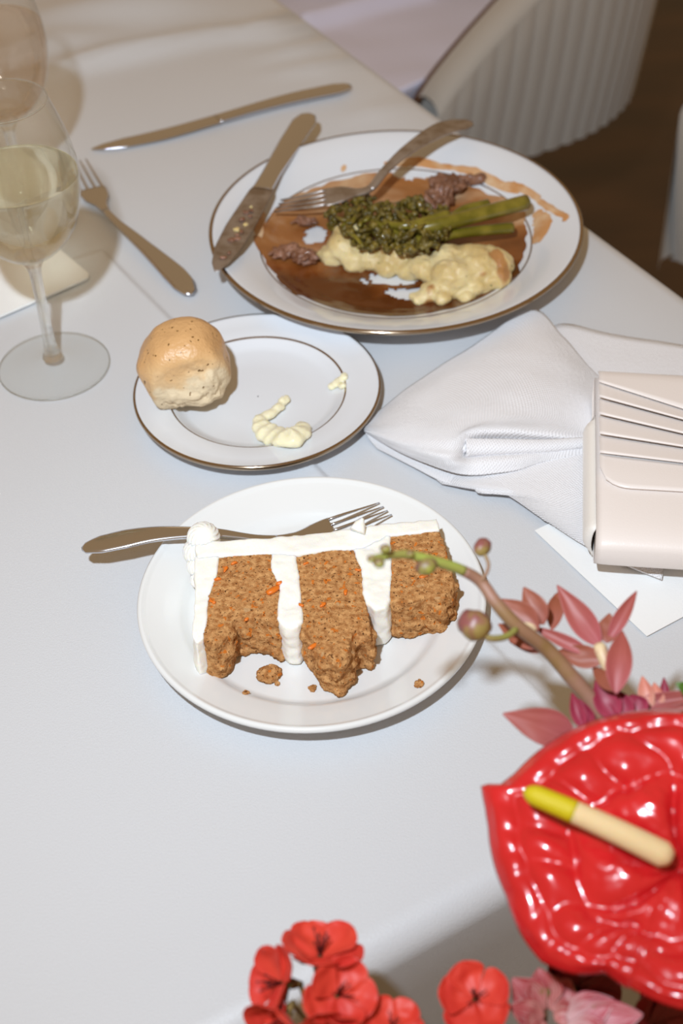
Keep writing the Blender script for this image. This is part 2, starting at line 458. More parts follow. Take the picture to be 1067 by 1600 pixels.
def prism(px, zt, zb, flare=0.):
    """solid with the traced outline on top; bottom optionally flared outwards"""
    P = [on(x, y, zt) for x, y in px]; c = np.mean(P, axis=0)
    n = len(P); vs = [tuple(p) for p in P]
    for p in P:
        d = (p - c) * (1 + flare); vs.append((c[0] + d[0], c[1] + d[1], zb))
    fs = [tuple(range(n)), tuple(range(2 * n - 1, n - 1, -1))]
    for i in range(n): j = (i + 1) % n; fs.append((i, i + n, j + n, j))
    return vs, fs

slice_ = thing('cake_slice', (CC[0], CC[1] - .01, .0065), 'half-eaten slice of three-layer carrot cake lying on its side on the dessert plate', 'cake')
ZT = .036
def cake_part(name, px, zt, m, voxel, disp, flare=0., zb=.0068):
    v, f = prism(px, zt, zb, flare)
    if name == 'sponge_layer':
        rg = random.Random(px[0][0]); ex = []
        n = len(px); cy = sum(q[1] for q in px) / n
        for i in range(n):
            a, b = px[i], px[(i + 1) % n]
            if min(a[1], b[1]) < cy: continue
            for k in range(max(3, int(math.hypot(a[0] - b[0], a[1] - b[1]) / 2.2))):
                t = rg.random(); r = rg.uniform(.0014, .0042)
                p = on(a[0] + (b[0] - a[0]) * t, a[1] + (b[1] - a[1]) * t - 2, zt)
                ex.append(blob((p[0], p[1] + rg.uniform(-.001, .002), rg.uniform(zb + .001, zt - .004)), (r * 1.2, r, r), 1, 0, 1, 0, rg.random() * 3))
        v, f = join((v, f), *ex)
    o = mesh(name, v, f, m, slice_); remesh(o, voxel, disp, 10 if name == 'sponge_layer' else 5)
    return o
L1 = [(340, 862), (425, 858), (428, 890), (443, 915), (438, 945), (436, 966), (410, 958), (380, 956), (366, 958), (356, 985), (334, 1000), (318, 990), (318, 950), (332, 900)]
L2 = [(455, 862), (490, 855), (520, 852), (552, 856), (566, 885), (572, 930), (578, 965), (580, 986), (552, 972), (545, 1012), (530, 1022), (500, 1014), (488, 990), (470, 970), (466, 930), (460, 895)]
L3 = [(605, 832), (645, 828), (685, 824), (697, 850), (708, 895), (710, 915), (690, 930), (668, 924), (640, 934), (606, 930), (603, 900)]
for P in (L1, L2, L3):
    P = [(x, y + (8 if y > 920 else 0)) for x, y in P]
    cake_part('sponge_layer', P, ZT, M['sponge'], .0010, ((.018, .0020), (.0030, .0012), (.0012, .0014)))
cake_part('frosting_side', [(303, 852), (312, 842), (330, 845), (440, 838), (480, 832), (560, 825), (600, 818), (683, 809), (688, 828), (605, 837), (566, 856), (520, 857), (455, 867), (425, 865), (338, 868), (308, 872)], ZT + .0015, M['frosting'], .0011, ((.02, .0025), (.006, .0007)))
for P in ([(422, 858), (462, 858), (468, 900), (474, 970), (464, 980), (446, 980), (432, 966), (436, 915), (424, 888)],
          [(548, 848), (610, 828), (612, 900), (612, 934), (604, 948), (586, 952), (570, 940), (562, 885)]):
    cake_part('frosting_filling', P, ZT + .0012, M['frosting'], .0011, ((.012, .0025), (.004, .0010)))
cake_part('frosting_top', [(303, 866), (343, 860), (338, 900), (325, 950), (320, 996), (306, 1006), (298, 994), (301, 955), (304, 915)], ZT + .0008, M['frosting'], .0011, ((.02, .0035), (.006, .0010)))
# little peak of frosting
v, f = tube([on(558, 830, .040), on(563, 818, .042), on(567, 810, .045)], [.0045, .0032, .0008], 8); mesh('frosting_peak', v, f, M['frosting'], slice_)
# piped shell border on the left end
def piped(c, r, rot, tilt, squash=1.):
    vs, fs = ICO[5]; out = []
    Rm = Matrix.Rotation(rot, 3, 'Z') @ Matrix.Rotation(tilt, 3, 'X')
    for v in vs:
        a = math.atan2(v.y, v.x) + v.z * 1.1
        k = 1 + .085 * math.cos(13 * a) * (1 - v.z ** 4)
        p = Vector((v.x * k, v.y * k, v.z * squash * (1 if v.z > 0 else 1.0))) * r
        out.append(V(c) + Rm @ p)
    return out, fs
for (x, y, z, r, sq) in [(318, 841, .0345, .0088, 1.05), (308, 862, .028, .0075, 1.2), (309, 884, .0225, .0060, 1.2), (311, 906, .0165, .0048, 1.2)]:
    v, f = piped(on(x, y, z), r, .4, .5, sq); mesh('piped_shell', v, f, M['frosting'], slice_)
# carrot shreds showing on the cut face
rng = random.Random(4)
for (x, y, s) in [(427, 922, 1.9), (438, 912, 1.2), (352, 890, .9), (366, 880, .8), (340, 905, .9), (386, 965, 1.), (395, 950, .8), (332, 940, 1.), (520, 960, 1.1), (505, 945, .9), (540, 925, .8), (528, 985, .9), (488, 1010, 1.2), (662, 900, 1.2), (478, 880, .7), (560, 890, .7), (470, 945, .7)]:
    zt = ZT + .0004 if y < 950 else ZT - .0015
    v, f = blob(on(x, y, zt), (.0024 * s, .0011 * s, .0009 * s), 2, .0008, 500, x, rng.random() * 3)
    mesh('carrot_shred', v, f, mat('carrot_orange', srgb(216, 112, 30), rough=.4) if 'carrot_orange' not in bpy.data.materials else bpy.data.materials['carrot_orange'], slice_)
# crumbs
def crumb(px, py, r, label, group=None, seed=1):
    p = on_plate(px, py, cz, r[2] * .75)
    parts = [blob(p, r, 3, r[2] * .5, 500, seed, .5)]
    rr = random.Random(seed)
    for k in range(10):
        a = rr.random() * 6.28; q = p + np.array([math.cos(a) * r[0] * .8, math.sin(a) * r[1] * .8, (rr.random() - .6) * r[2]])
        parts.append(blob(q, r[2] * (.3 + .3 * rr.random()), 2, r[2] * .2, 600, k))
    v, f = join(*parts)
    tag(mesh('cake_crumb', v, f, M['sponge']), label, 'crumb', 'cake crumbs on the dessert plate')
crumb(421, 1053, (.0068, .0058, .0030), 'largest loose cake crumb, oval, in front of the cake slice', seed=3)
crumb(433, 1068, (.0014, .0012, .0010), 'tiny crumb touching below the largest loose cake crumb', seed=4)
crumb(384, 1082, (.0020, .0013, .0010), 'tiny cake crumb on the near left of the dessert plate rim', seed=5)
crumb(488, 1075, (.0024, .0020, .0014), 'small crumb at the lower left of the middle cake layer', seed=6)
crumb(655, 1068, (.0024, .0024, .0018), 'small square crumb alone on the right rim of the dessert plate', seed=7)

# ------------------------------------------------------------------ cutlery
def path_frames(path, n):
    P = spline(path, n); T = np.gradient(P, axis=0); T /= np.linalg.norm(T, axis=1)[:, None]
    S = np.cross(T, [0, 0, 1]); S /= np.linalg.norm(S, axis=1)[:, None]
    U = np.cross(S, T)
    s = np.concatenate([[0], np.cumsum(np.linalg.norm(np.diff(P, axis=0), axis=1))]); s /= s[-1]
    return P, S, U, s

def flat_loft(path, prof, a, b, n=40, seg=14, total=200):
    """slice a..b of the path; prof: (s, half width, half thickness)"""
    P, S, U, s = path_frames(path, total)
    vs = []
    for i in range(n):
        t = a + (b - a) * i / (n - 1)
        p = np.array([np.interp(t, s, P[:, k]) for k in range(3)]); sd = np.array([np.interp(t, s, S[:, k]) for k in range(3)]); u = np.array([np.interp(t, s, U[:, k]) for k in range(3)])
        w = np.interp(t, [q[0] for q in prof], [q[1] for q in prof]); h = np.interp(t, [q[0] for q in prof], [q[2] for q in prof])
        for k in range(seg):
            g = 2 * PI * k / seg
            cx, sx = math.cos(g), math.sin(g)
            vs.append(p + sd * w * math.copysign(abs(cx) ** .8, cx) + u * h * math.copysign(abs(sx) ** .8, sx))
    fs = gridfaces(n, seg, closev=True) + [tuple(range(seg))[::-1], tuple(range((n - 1) * seg, n * seg))]
    return vs, fs

def make_fork(path, label, hw=1., m='steel', n_t=4):
    P, S, U, s = path_frames(path, 200)
    t = thing('fork', P[100] * [1, 1, 0] + [0, 0, min(P[:, 2])], label, 'fork')
    prof = [(0, .0015 * hw, .0010), (.012, .0052 * hw, .0014), (.06, .0085 * hw, .0016), (.14, .0090 * hw, .0017), (.32, .0058 * hw, .0018), (.50, .0034 * hw, .0020), (.62, .0030 * hw, .0020),
            (.68, .0050 * hw, .0015), (.73, .0098 * hw, .0012), (.78, .0112 * hw, .0011), (.82, .0110 * hw, .0010), (1, .0095 * hw, .0008)]
    v, f = flat_loft(path, prof, 0, .62, 50); mesh('handle', v, f, M[m], t)
    v, f = flat_loft(path, prof, .62, .80, 24); mesh('fork_root', v, f, M[m], t)
    for k in range(n_t):
        o = (k - (n_t - 1) / 2) / ((n_t - 1) / 2 + .38)
        pts = []
        for i in range(10):
            q = .79 + .21 * i / 9
            p = np.array([np.interp(q, s, P[:, j]) for j in range(3)]); sd = np.array([np.interp(q, s, S[:, j]) for j in range(3)])
            pts.append(p + sd * o * np.interp(q, [a[0] for a in prof], [a[1] for a in prof]))
        v, f = tube(pts, [.0013 * hw * (1 - .5 * i / 9) for i in range(10)], 8); mesh('tine', v, f, M[m], t)
    return t

def make_knife(path, label, hw=1., m='steel', mb='steel'):
    P, S, U, s = path_frames(path, 200)
    t = thing('knife', P[100] * [1, 1, 0] + [0, 0, min(P[:, 2])], label, 'knife')
    prof = [(0, .002 * hw, .001), (.012, .0060 * hw, .0018), (.06, .0090 * hw, .0026), (.2, .0085 * hw, .0030), (.42, .0065 * hw, .0032), (.52, .0068 * hw, .0026), (.54, .0082 * hw, .0011),
            (.75, .0095 * hw, .0009), (.88, .0085 * hw, .0008), (.96, .0052 * hw, .0006), (1., .0010 * hw, .0004)]
    v, f = flat_loft(path, prof, 0, .53, 50); mesh('handle', v, f, M[m], t)
    v, f = flat_loft(path, prof, .53, 1, 40); mesh('blade', v, f, M[mb], t)
    return t

make_fork([on(128, 858, .0225), on(160, 850, .0245), on(240, 835, .0262), on(330, 833, .0235), (on(405, 842, .018)), on(460, 840, .0150), on(500, 831, .0172), on(548, 814, .0195), on(602, 795, .0160)],
          'steel dessert fork lying behind the cake slice across the dessert plate', .82)
make_knife([on(548, 134, .0045), on(450, 155, .0048), on(350, 183, .0042), on(250, 211, .003), on(143, 233, .0025)], 'clean steel table knife lying on the cloth beyond the dinner plate', .95)
make_fork([on(300, 460, .0035), on(270, 425, .0050), on(215, 375, .0075), on(180, 345, .0070), on(160, 322, .0050), on(140, 290, .0040), on(120, 252, .0060)],
          'clean steel fork on the cloth beside the wine glass', 1.)
kn = make_knife([on(483, 178, .0245), on(440, 245, .0270), on(400, 312, .0290), on(366, 370, .0300), on(337, 424, .0300)], 'used dinner knife smeared with food, resting on the dinner plate rim', 1.15, 'steel', 'steel_used_dimmed')
rng = random.Random(9)
for k in range(14):
    t = rng.random(); q = on(395 - 50 * t + rng.uniform(-7, 9), 322 + 88 * t + rng.uniform(-6, 6), .0312)
    r = rng.uniform(.0009, .0022)
    v, f = blob(q, (r * 1.5, r, r * .6), 2, r * .5, 600, k, rng.random() * 3)
    mesh('food_scrap', v, f, M['potato'] if k % 5 == 0 else M['meat'], kn)
make_fork([on(737, 191, .0400), on(690, 202, .0435), on(640, 232, .0440), on(602, 266, .0385), on(576, 296, .0320), on(535, 303, .0310), on(485, 313, .0270), on(434, 322, .0190)],
          'used dinner fork with its head in the food and handle over the far rim', 1.1, 'steel_used_dimmed')

# ------------------------------------------------------------------ food on the dinner plate
def gravy():
    nr, na = 46, 180
    vs = []
    holes = [((650, 272), (46, 10)), ((492, 366), (16, 14)), ((612, 434), (46, 9)), ((640, 456), (34, 7))]
    hw = [(on(c[0], c[1], .008), (r[0] / 2150, r[1] / 2150 / .55)) for c, r in holes]
    keep = []
    for i in range(nr):
        for j in range(na):
            a = 2 * PI * j / na
            n = noise.fractal(Vector((math.cos(a) * 2.2, math.sin(a) * 2.2, 5)), .7, 2, 5)
            R = .0965 + .005 * n + .006 * math.exp(-((a - 2.9) / .35) ** 2) + .004 * math.exp(-((a - .25) / .3) ** 2)
            if 3.9 < a < 5.6: R = min(R, .0955)
            r = R * (i / (nr - 1)) ** .8 if i else .0002
            x, y = DC[0] + r * math.cos(a), DC[1] + r * math.sin(a)
            e = 1 - (i / (nr - 1)) ** 10
            vs.append((x, y, dz(x, y) + .0002 + .0010 * e + .0004 * e * noise.noise(Vector((x * 120, y * 120, 0)))))
            ok = True
            for c, rr in hw:
                k = ((x - c[0]) / rr[0]) ** 2 + ((y - c[1]) / rr[1]) ** 2 + .9 * noise.fractal(Vector((x * 90, y * 200, 3)), .8, 2, 4)
                if k < .8: ok = False
            keep.append(ok)
    fs = [f for f in gridfaces(nr, na, closev=True) if all(keep[i] for i in f)]
    m, nt, b = new_mat('brown_gravy'); L = nt.links
    tc = N(nt, 'ShaderNodeTexCoord'); mp = N(nt, 'ShaderNodeMapping'); mp.inputs['Rotation'].default_value = (0, 0, -.5); mp.inputs['Scale'].default_value = (1, 1.35, 1)
    L.new(tc.outputs['Object'], mp.inputs['Vector'])
    n = N(nt, 'ShaderNodeTexNoise', Scale=15., Detail=4., Distortion=.6); L.new(mp.outputs['Vector'], n.inputs['Vector'])
    sp = N(nt, 'ShaderNodeSeparateXYZ'); L.new(tc.outputs['Object'], sp.inputs[0])
    ad = N(nt, 'ShaderNodeMath', operation='MULTIPLY_ADD'); ad.inputs[1].default_value = 3.2; L.new(sp.outputs[1], ad.inputs[0]); L.new(n.outputs['Fac'], ad.inputs[2])
    r = N(nt, 'ShaderNodeValToRGB'); e = r.color_ramp.elements
    e[0].position = .26; e[0].color = col4(srgb(88, 44, 14)); e[1].position = .88; e[1].color = col4(srgb(212, 182, 146))
    k = e.new(.45); k.color = col4(srgb(126, 70, 30)); k = e.new(.62); k.color = col4(srgb(158, 102, 56))
    L.new(ad.outputs[0], r.inputs['Fac']); L.new(r.outputs['Color'], b.inputs['Base Color'])
    b.inputs['Roughness'].default_value = .22; b.inputs['Coat Weight'].default_value = .3
    v0 = [(v[0] - DC[0], v[1] - DC[1], v[2]) for v in vs]
    o = mesh('gravy', v0, fs, m); o.location = (DC[0], DC[1], 0)
    return o
tag(gravy(), 'thin brown gravy spread over the well of the dinner plate', 'gravy', kind='stuff')

def smear(px, w, label, seed=0):
    """thin streak of gravy following plate positions"""
    P = spline([on_plate(x, y, dz, .0004) for x, y in px], 16)
    vs = []
    for i, p in enumerate(P):
        t = (P[min(i + 1, 15)] - P[max(i - 1, 0)]); t = t / np.linalg.norm(t); s = np.cross(t, [0, 0, 1])
        ww = w * (.35 + .65 * math.sin(PI * (i + .6) / 16.2)) * (1 + .5 * noise.noise(Vector((i * .7, seed, 0))))
        for u in (-1, -.5, 0, .5, 1):
            q = p + s * u * ww; vs.append((q[0], q[1], dz(q[0], q[1]) + .0001 + .0006 * (1 - u * u)))
    tag(mesh('gravy_smear', vs, gridfaces(16, 5), M['gravy_drop']), label, 'gravy', 'gravy smears on the dinner plate rim')
smear([(826, 300), (850, 318), (872, 332), (884, 338), (880, 346)], .0030, 'curved brown gravy streak on the right rim of the dinner plate')
smear([(780, 285), (810, 292), (845, 308)], .0030, 'pale gravy streak above the stalk ends on the dinner plate rim')
smear([(690, 258), (740, 268), (785, 290), (812, 300)], .0035, 'long gravy smear along the far right edge of the well')
smear([(838, 330), (848, 350), (838, 380)], .0065, 'broad gravy blotch right of the well beside the stalk ends')
smear([(410, 330), (404, 352), (412, 380)], .0050, 'tan gravy blotch on the left rim beside the used knife')
smear([(600, 256), (650, 252), (700, 262)], .0035, 'thin gravy smear on the far rim near the fork handle')
smear([(534, 268), (537, 262), (540, 258)], .0020, 'tiny gravy drip on the far rim left of the fork handle')

pot = []
rng = random.Random(2)
for (x, y, z, r) in [(740, 415, .018, .019), (765, 412, .017, .015), (712, 428, .016, .016), (700, 402, .019, .013), (768, 430, .014, .013), (735, 445, .011, .013), (700, 450, .010, .012), (765, 446, .009, .010),
                     (672, 454, .0095, .009), (655, 468, .0085, .006), (690, 466, .0085, .006), (725, 462, .0095, .007), (655, 412, .015, .012), (620, 402, .015, .013), (590, 400, .014, .013), (560, 398, .013, .012),
                     (540, 382, .016, .014), (552, 362, .019, .013), (525, 402, .010, .009), (508, 398, .009, .007), (640, 418, .011, .010), (600, 416, .010, .009), (680, 428, .013, .012), (560, 414, .009, .008)]:
    for k in range(3):
        q = on(x + rng.uniform(-7, 7), y + rng.uniform(-4, 4), z + rng.uniform(-.002, .002))
        pot.append(blob(q, (r, r * rng.uniform(.7, 1), r * .75), 2, 0, 1, k, rng.random() * 3))
v, f = join(*pot)
o = mesh('mashed_potato', v, f, M['potato']); remesh(o, .0013, ((.014, .0040), (.005, .0016)))
tag(o, 'mound of pale yellow mashed potato on the dinner plate', 'mashed potato')

def brocc(name_label, region, stalks, n, seed, zlo, zhi):
    t = thing('broccolini', on(region[0][0], region[0][1], .012), name_label, 'vegetable', 'broccolini on the dinner plate')
    rg = random.Random(seed); parts = []
    xs = [p[0] for p in region]; ys = [p[1] for p in region]
    while len(parts) < n:
        x, y = rg.uniform(min(xs), max(xs)), rg.uniform(min(ys), max(ys))
        if not in_poly(x, y, region): continue
        z = rg.uniform(zlo, zhi) + .004 * noise.noise(Vector((x * .03, y * .05, seed)))
        r = rg.uniform(.0013, .0034)
        parts.append(blob(on(x, y, z), (r, r * rg.uniform(.6, 1), r), 1, 0, 1, 0, rg.random() * 3))
    v, f = join(*parts); remesh(mesh('floret', v, f, M['broccoli'], t), .0010, ((.006, .0040), (.002, .0022)))
    for k in range(14):
        i = rg.randrange(len(region)); x0, y0 = region[i]; x1, y1 = region[(i + 4) % len(region)]
        z = zhi + rg.uniform(-.002, .002); u = rg.uniform(.15, .5); w = u + rg.uniform(.2, .35)
        P = spline([on(x0 + (x1 - x0) * q, y0 + (y1 - y0) * q + rg.uniform(-5, 5), z + h) for q, h in ((u, -.001), ((u + w) / 2, .001), (w, -.001))], 8)
        v, f = tube(P, [.0007, .0012, .0015, .0017, .0017, .0014, .0010, .0005], 6); mesh('branchlet', v, f, M['broccoli'] if k % 3 else M['stalk'], t)
    for pts, r0, r1 in stalks:
        P = spline([on(*q) for q in pts], 24)
        v, f = tube(P, [r0 + (r1 - r0) * i / 23 for i in range(24)], 14); mesh('stalk', v, f, M['stalk'], t)
    return t
brocc('broccolini with the thickest stalk reaching over the right rim of the well', [(600, 318), (650, 305), (700, 325), (712, 350), (690, 385), (640, 398), (600, 390), (580, 350)],
      [([(640, 360, .034), (690, 350, .037), (745, 336, .036), (822, 316, .032)], .0050, .0058), ([(700, 345, .034), (725, 328, .035), (762, 320, .033)], .0030, .0042), ([(600, 350, .036), (640, 352, .038), (700, 335, .037)], .0022, .0040)], 420, 1, .022, .038)
brocc('broccolini with dark florets under the fork head and a short lower stalk', [(503, 335), (530, 318), (575, 306), (610, 318), (618, 360), (580, 392), (552, 384), (540, 360), (515, 358)],
      [([(690, 372, .026), (720, 364, .027), (800, 356, .022)], .0032, .0042), ([(580, 345, .034), (640, 372, .032), (690, 372, .026)], .0020, .0032)], 300, 2, .018, .033)

for i, (x, y, z, r, lb) in enumerate([
        (700, 288, .015, (.014, .008, .006), 'brown shred of braised meat at the far side of the well, largest piece'),
        (690, 306, .017, (.010, .007, .007), 'small lump of braised meat between the large shred and the stalks'),
        (668, 326, .023, (.014, .007, .007), 'pinkish lump of braised meat lying against the broccolini'),
        (735, 282, .013, (.010, .006, .005), 'braised meat shred at the far right of the largest shred'),
        (448, 393, .012, (.012, .005, .004), 'thin brown meat shred at the left side of the well'),
        (478, 400, .013, (.010, .006, .005), 'meat shred touching the left end of the mashed potato'),
        (478, 345, .012, (.010, .004, .003), 'flat meat shred under the fork tines')]):
    parts = [blob(on(x, y, z), r, 4, r[2] * .9, 140, i, .6 * math.sin(i * 2))]
    rr = random.Random(i)
    for k in range(5):
        q = on(x + rr.uniform(-1, 1) * r[0] * 1500, y + rr.uniform(-.5, .5) * r[1] * 1300, z + rr.uniform(-.2, .6) * r[2])
        parts.append(blob(q, (r[0] * .5, r[1] * .28, r[2] * .35), 3, r[2] * .4, 300, k, rr.uniform(-.6, .9)))
    v, f = join(*parts)
    tag(mesh('meat_shred', v, f, M['meat']), lb, 'meat', 'braised meat on the dinner plate')

# ------------------------------------------------------------------ bread roll and butter
def bread():
    c = on(294, 570, .0385)
    vs, fs = ICO[5]; out = []
    for v in vs:
        p = Vector((math.copysign(abs(v.x) ** .64, v.x), math.copysign(abs(v.y) ** .68, v.y), math.copysign(abs(v.z) ** .74, v.z)))
        x, y, z = p.x * .0265, p.y * .0255, p.z * .0290
        if z > 0: x *= 1 - .20 * (z / .0300) ** 2; y *= 1 - .15 * (z / .0300) ** 2
        x += -.004 * max(0, z / .0300) - .0025 * (-y / .0245) * 0
        x -= .0045 * math.exp(-((z - .004) / .010) ** 2) * (1 if v.x < 0 else 0) * abs(v.x)
        z += .0018 * math.sin(x * 90 + 1)
        q = Vector((x, y, z))
        # torn lower front
        tear = max(0, min(1, (-.42 * v.z - .66 * v.y + .26 * v.x - .40) / .16))
        n = noise.fractal(q * 160, .7, 2, 5); n2 = noise.fractal(q * 45 + Vector((4, 1, 2)), .8, 2, 3)
        q = q + v * (.0014 * n2 + tear * (-.0035 + .0020 * n))
        out.append(V(c) + q)
    m, nt, b = new_mat('bread_crust'); L = nt.links
    tc = N(nt, 'ShaderNodeTexCoord'); sp = N(nt, 'ShaderNodeVectorMath', operation='DOT_PRODUCT'); L.new(tc.outputs['Object'], sp.inputs[0]); sp.inputs[1].default_value = (10, -26, -30)
    n = N(nt, 'ShaderNodeTexNoise', Scale=70., Detail=5.); L.new(tc.outputs['Object'], n.inputs['Vector'])
    ad = N(nt, 'ShaderNodeMath', operation='MULTIPLY_ADD'); ad.inputs[1].default_value = .9; L.new(n.outputs['Fac'], ad.inputs[0]); L.new(sp.outputs['Value'], ad.inputs[2])
    r = N(nt, 'ShaderNodeValToRGB'); e = r.color_ramp.elements
    e[0].position = .15; e[0].color = col4(srgb(206, 160, 108)); e[1].position = 1.0; e[1].color = col4(srgb(224, 204, 170))
    k = e.new(.62); k.color = col4(srgb(212, 172, 122)); k = e.new(.88); k.color = col4(srgb(218, 186, 142))
    L.new(ad.outputs[0], r.inputs['Fac'])
    n2 = N(nt, 'ShaderNodeTexNoise', Scale=330., Detail=1.); L.new(tc.outputs['Object'], n2.inputs['Vector'])
    r2 = N(nt, 'ShaderNodeValToRGB'); r2.color_ramp.elements[0].position = .70; r2.color_ramp.elements[1].position = .73
    L.new(n2.outputs['Fac'], r2.inputs['Fac'])
    x = N(nt, 'ShaderNodeMix', data_type='RGBA'); L.new(r2.outputs['Color'], x.inputs[0]); L.new(r.outputs['Color'], x.inputs[6]); x.inputs[7].default_value = col4(srgb(110, 76, 30))
    L.new(x.outputs[2], b.inputs['Base Color'])
    rm = N(nt, 'ShaderNodeMapRange'); rm.inputs[1].default_value = .55; rm.inputs[2].default_value = .9; rm.inputs[3].default_value = .36; rm.inputs[4].default_value = .8
    L.new(ad.outputs[0], rm.inputs[0]); L.new(rm.outputs[0], b.inputs['Roughness'])
    n3 = N(nt, 'ShaderNodeTexNoise', Scale=420., Detail=4.); L.new(tc.outputs['Object'], n3.inputs['Vector'])
    bp = N(nt, 'ShaderNodeBump', Strength=.8, Distance=.0008); L.new(n3.outputs['Fac'], bp.inputs['Height']); L.new(bp.outputs['Normal'], b.inputs['Normal'])
    o = mesh('bread_roll', [v - V(c) for v in out], fs, m); o.location = V(c)
    return o
tag(bread(), 'herb-flecked golden bread roll with a torn side on the side plate', 'bread roll')

def butter_curl():
    P = spline([on_plate(x, y, bz, .0035) for x, y in [(404, 655), (412, 672), (430, 683), (452, 685), (470, 676), (474, 662)]], 70)
    vs = []; seg = 18
    for i, p in enumerate(P):
        t = P[min(i + 1, 69)] - P[max(i - 1, 0)]; t /= np.linalg.norm(t); s = np.cross(t, [0, 0, 1]); u = np.array([0, 0, 1.])
        w = (.0100 * math.sin(PI * (i + 6) / 80) ** .6) * (1 + .07 * math.cos(i * 2 * PI / 9))
        for k in range(seg):
            a = 2 * PI * k / seg
            vs.append(p + s * w * .9 * math.cos(a) + u * (.0050 * (w / .0100) * math.sin(a) * (1 + .08 * math.cos(i * 2 * PI / 9)) + .0006))
    a1 = (vs, gridfaces(70, seg, closev=True) + [tuple(range(seg))[::-1], tuple(range(69 * seg, 70 * seg))])
    ex = [blob(on_plate(x, y, bz, .003), r, 3, .0009, 300, x, ro) for x, y, r, ro in
          [(444, 626, (.0052, .0036, .0030), .9), (434, 638, (.0058, .0036, .0028), .8), (420, 648, (.0070, .0040, .0030), .6), (408, 654, (.0050, .0040, .0028), .3), (468, 668, (.0050, .0034, .0030), 1.3)]]
    return join(a1, *ex)
v, f = butter_curl()
bo = mesh('butter_curl', v, f, M['butter']); remesh(bo, .0007, ((.006, .0012),), 6)
tag(bo, 'ridged butter curl on the near side of the side plate', 'butter')
parts = [blob(on_plate(530 + dx, 598 + dy, bz, .0012), (.0050 * k, .0042 * k, .0018), 3, .0012, 260, dx, .8) for dx, dy, k in [(0, 0, 1.), (8, -9, .7), (-10, 6, .7), (6, 4, .6)]]
v, f = join(*parts)
bo = mesh('butter_smear', v, f, M['butter']); remesh(bo, .0007, ((.006, .0012),), 6)
tag(bo, 'small dab of butter over the gilt ring at the right of the side plate', 'butter')

# ------------------------------------------------------------------ wine glasses
def wine_glass(c, label, level, liquid, lname, llabel, lcat):
    t = thing('wine_glass', (c[0], c[1], 0), label, 'wine glass', 'stemmed wine glasses')
    prof = [(.0032, .086), (.010, .0885), (.020, .0955), (.029, .106), (.0355, .121), (.0385, .138), (.0388, .150), (.0365, .166), (.0325, .181), (.0275, .1955)]
    P = spline(prof, 44)
    v, f = lathe([tuple(p) for p in P], (c[0], c[1], 0), 96); mesh('bowl', v, f, M['thin_glass'], t)
    v, f = lathe([(.0275 + .0006 * math.cos(a), .1955 + .0006 * math.sin(a)) for a in np.linspace(0, 2 * PI, 9)], (c[0], c[1], 0), 96); mesh('rim', v, f, M['glass'], t)
    stem = spline([(.0068, .0085), (.0056, .013), (.0042, .020), (.0038, .035), (.0037, .060), (.0044, .078), (.0085, .0875)], 30)
    v, f = lathe([(.0002, .0085)] + [tuple(p) for p in stem] + [(.0002, .0882)], (c[0], c[1], 0), 40); mesh('stem', v, f, M['glass'], t)
    foot = [(.0002, .0085), (.006, .0080), (.012, .0052), (.022, .0030), (.034, .0021), (.0370, .0018), (.0377, .0012), (.0370, .0004), (.030, .0004), (.0002, .0010)]
    v, f = lathe([(.0374 + .0005 * math.cos(a), .0011 + .0008 * math.sin(a)) for a in np.linspace(0, 2 * PI, 9)], (c[0], c[1], 0), 96); mesh('foot_rim', v, f, M['glass'], t)
    v, f = lathe(foot, (c[0], c[1], 0), 96); mesh('foot', v, f, M['thin_glass'], t)
    rr = [p for p in P if .0890 < p[1] < level]; rr = [(max(.0002, p[0] - .0009), p[1] + .0006) for p in rr]
    lr = rr[-1][0]
    v, f = lathe([(.0002, rr[0][1])] + rr + [(lr - .0004, rr[-1][1] + .0003), (lr * .9, level), (.0002, level)], (c[0], c[1], 0), 96)
    tag(mesh(lname, v, f, liquid), llabel, lcat)
wine_glass((-.1904, .7948), 'stemmed wine glass at the left edge, nearer one, half full of pale wine', .146, M['wine'], 'white_wine', 'pale white wine in the nearer stemmed glass', 'wine')
wine_glass((-.232, .978), 'farther stemmed glass, in the top left corner behind the wine glass', .158, M['water'], 'drink', 'clear drink in the farther glass in the top left corner', 'drink')

# ------------------------------------------------------------------ cards
def card(name, corners, z, th, label, rnd=0.):
    P = []
    n = len(corners)
    for i in range(n):
        a, b, c = (np.array(corners[k % n], float) for k in (i - 1, i, i + 1))
        if rnd:
            u = (a - b) / np.linalg.norm(a - b); w = (c - b) / np.linalg.norm(c - b)
            for k in range(6):
                t = k / 5; P.append((1 - t) ** 2 * (b + u * rnd) + 2 * t * (1 - t) * b + t * t * (b + w * rnd))
        else: P.append(b)
    m = len(P); vs = [(p[0], p[1], z) for p in P] + [(p[0], p[1], z + th) for p in P]
    fs = [tuple(range(m))[::-1], tuple(range(m, 2 * m))] + [(i, (i + 1) % m, m + (i + 1) % m, m + i) for i in range(m)]
    return tag(mesh(name, vs, fs, M['paper'], smooth=False), label, 'card')
b0, b1, b2 = on(835, 832)[:2], on(1010, 997)[:2], on(1067, 965)[:2]
ud = (b0 - b1) / np.linalg.norm(b0 - b1); wd = np.array([-ud[1], ud[0]]); wd = wd if wd @ (b2 - b1) > 0 else -wd
mc = card('menu_card', [b1, b1 + wd * .115, b1 + wd * .115 + ud * np.linalg.norm(b0 - b1), b0], .0012, .0005, 'white paper card sticking out from under the folded napkin')
k = on(145, 438)[:2]; u1 = on(0, 501)[:2] - k; u1 /= np.linalg.norm(u1); u2 = np.array([u1[1], -u1[0]]); u2 = u2 if u2[1] > 0 else -u2
card('place_card', [k, k + u1 * .13, k + u1 * .13 + u2 * .085, k + u2 * .085], .0022, .0018, 'white card with rounded corners lying behind the wine glass stem', .007)

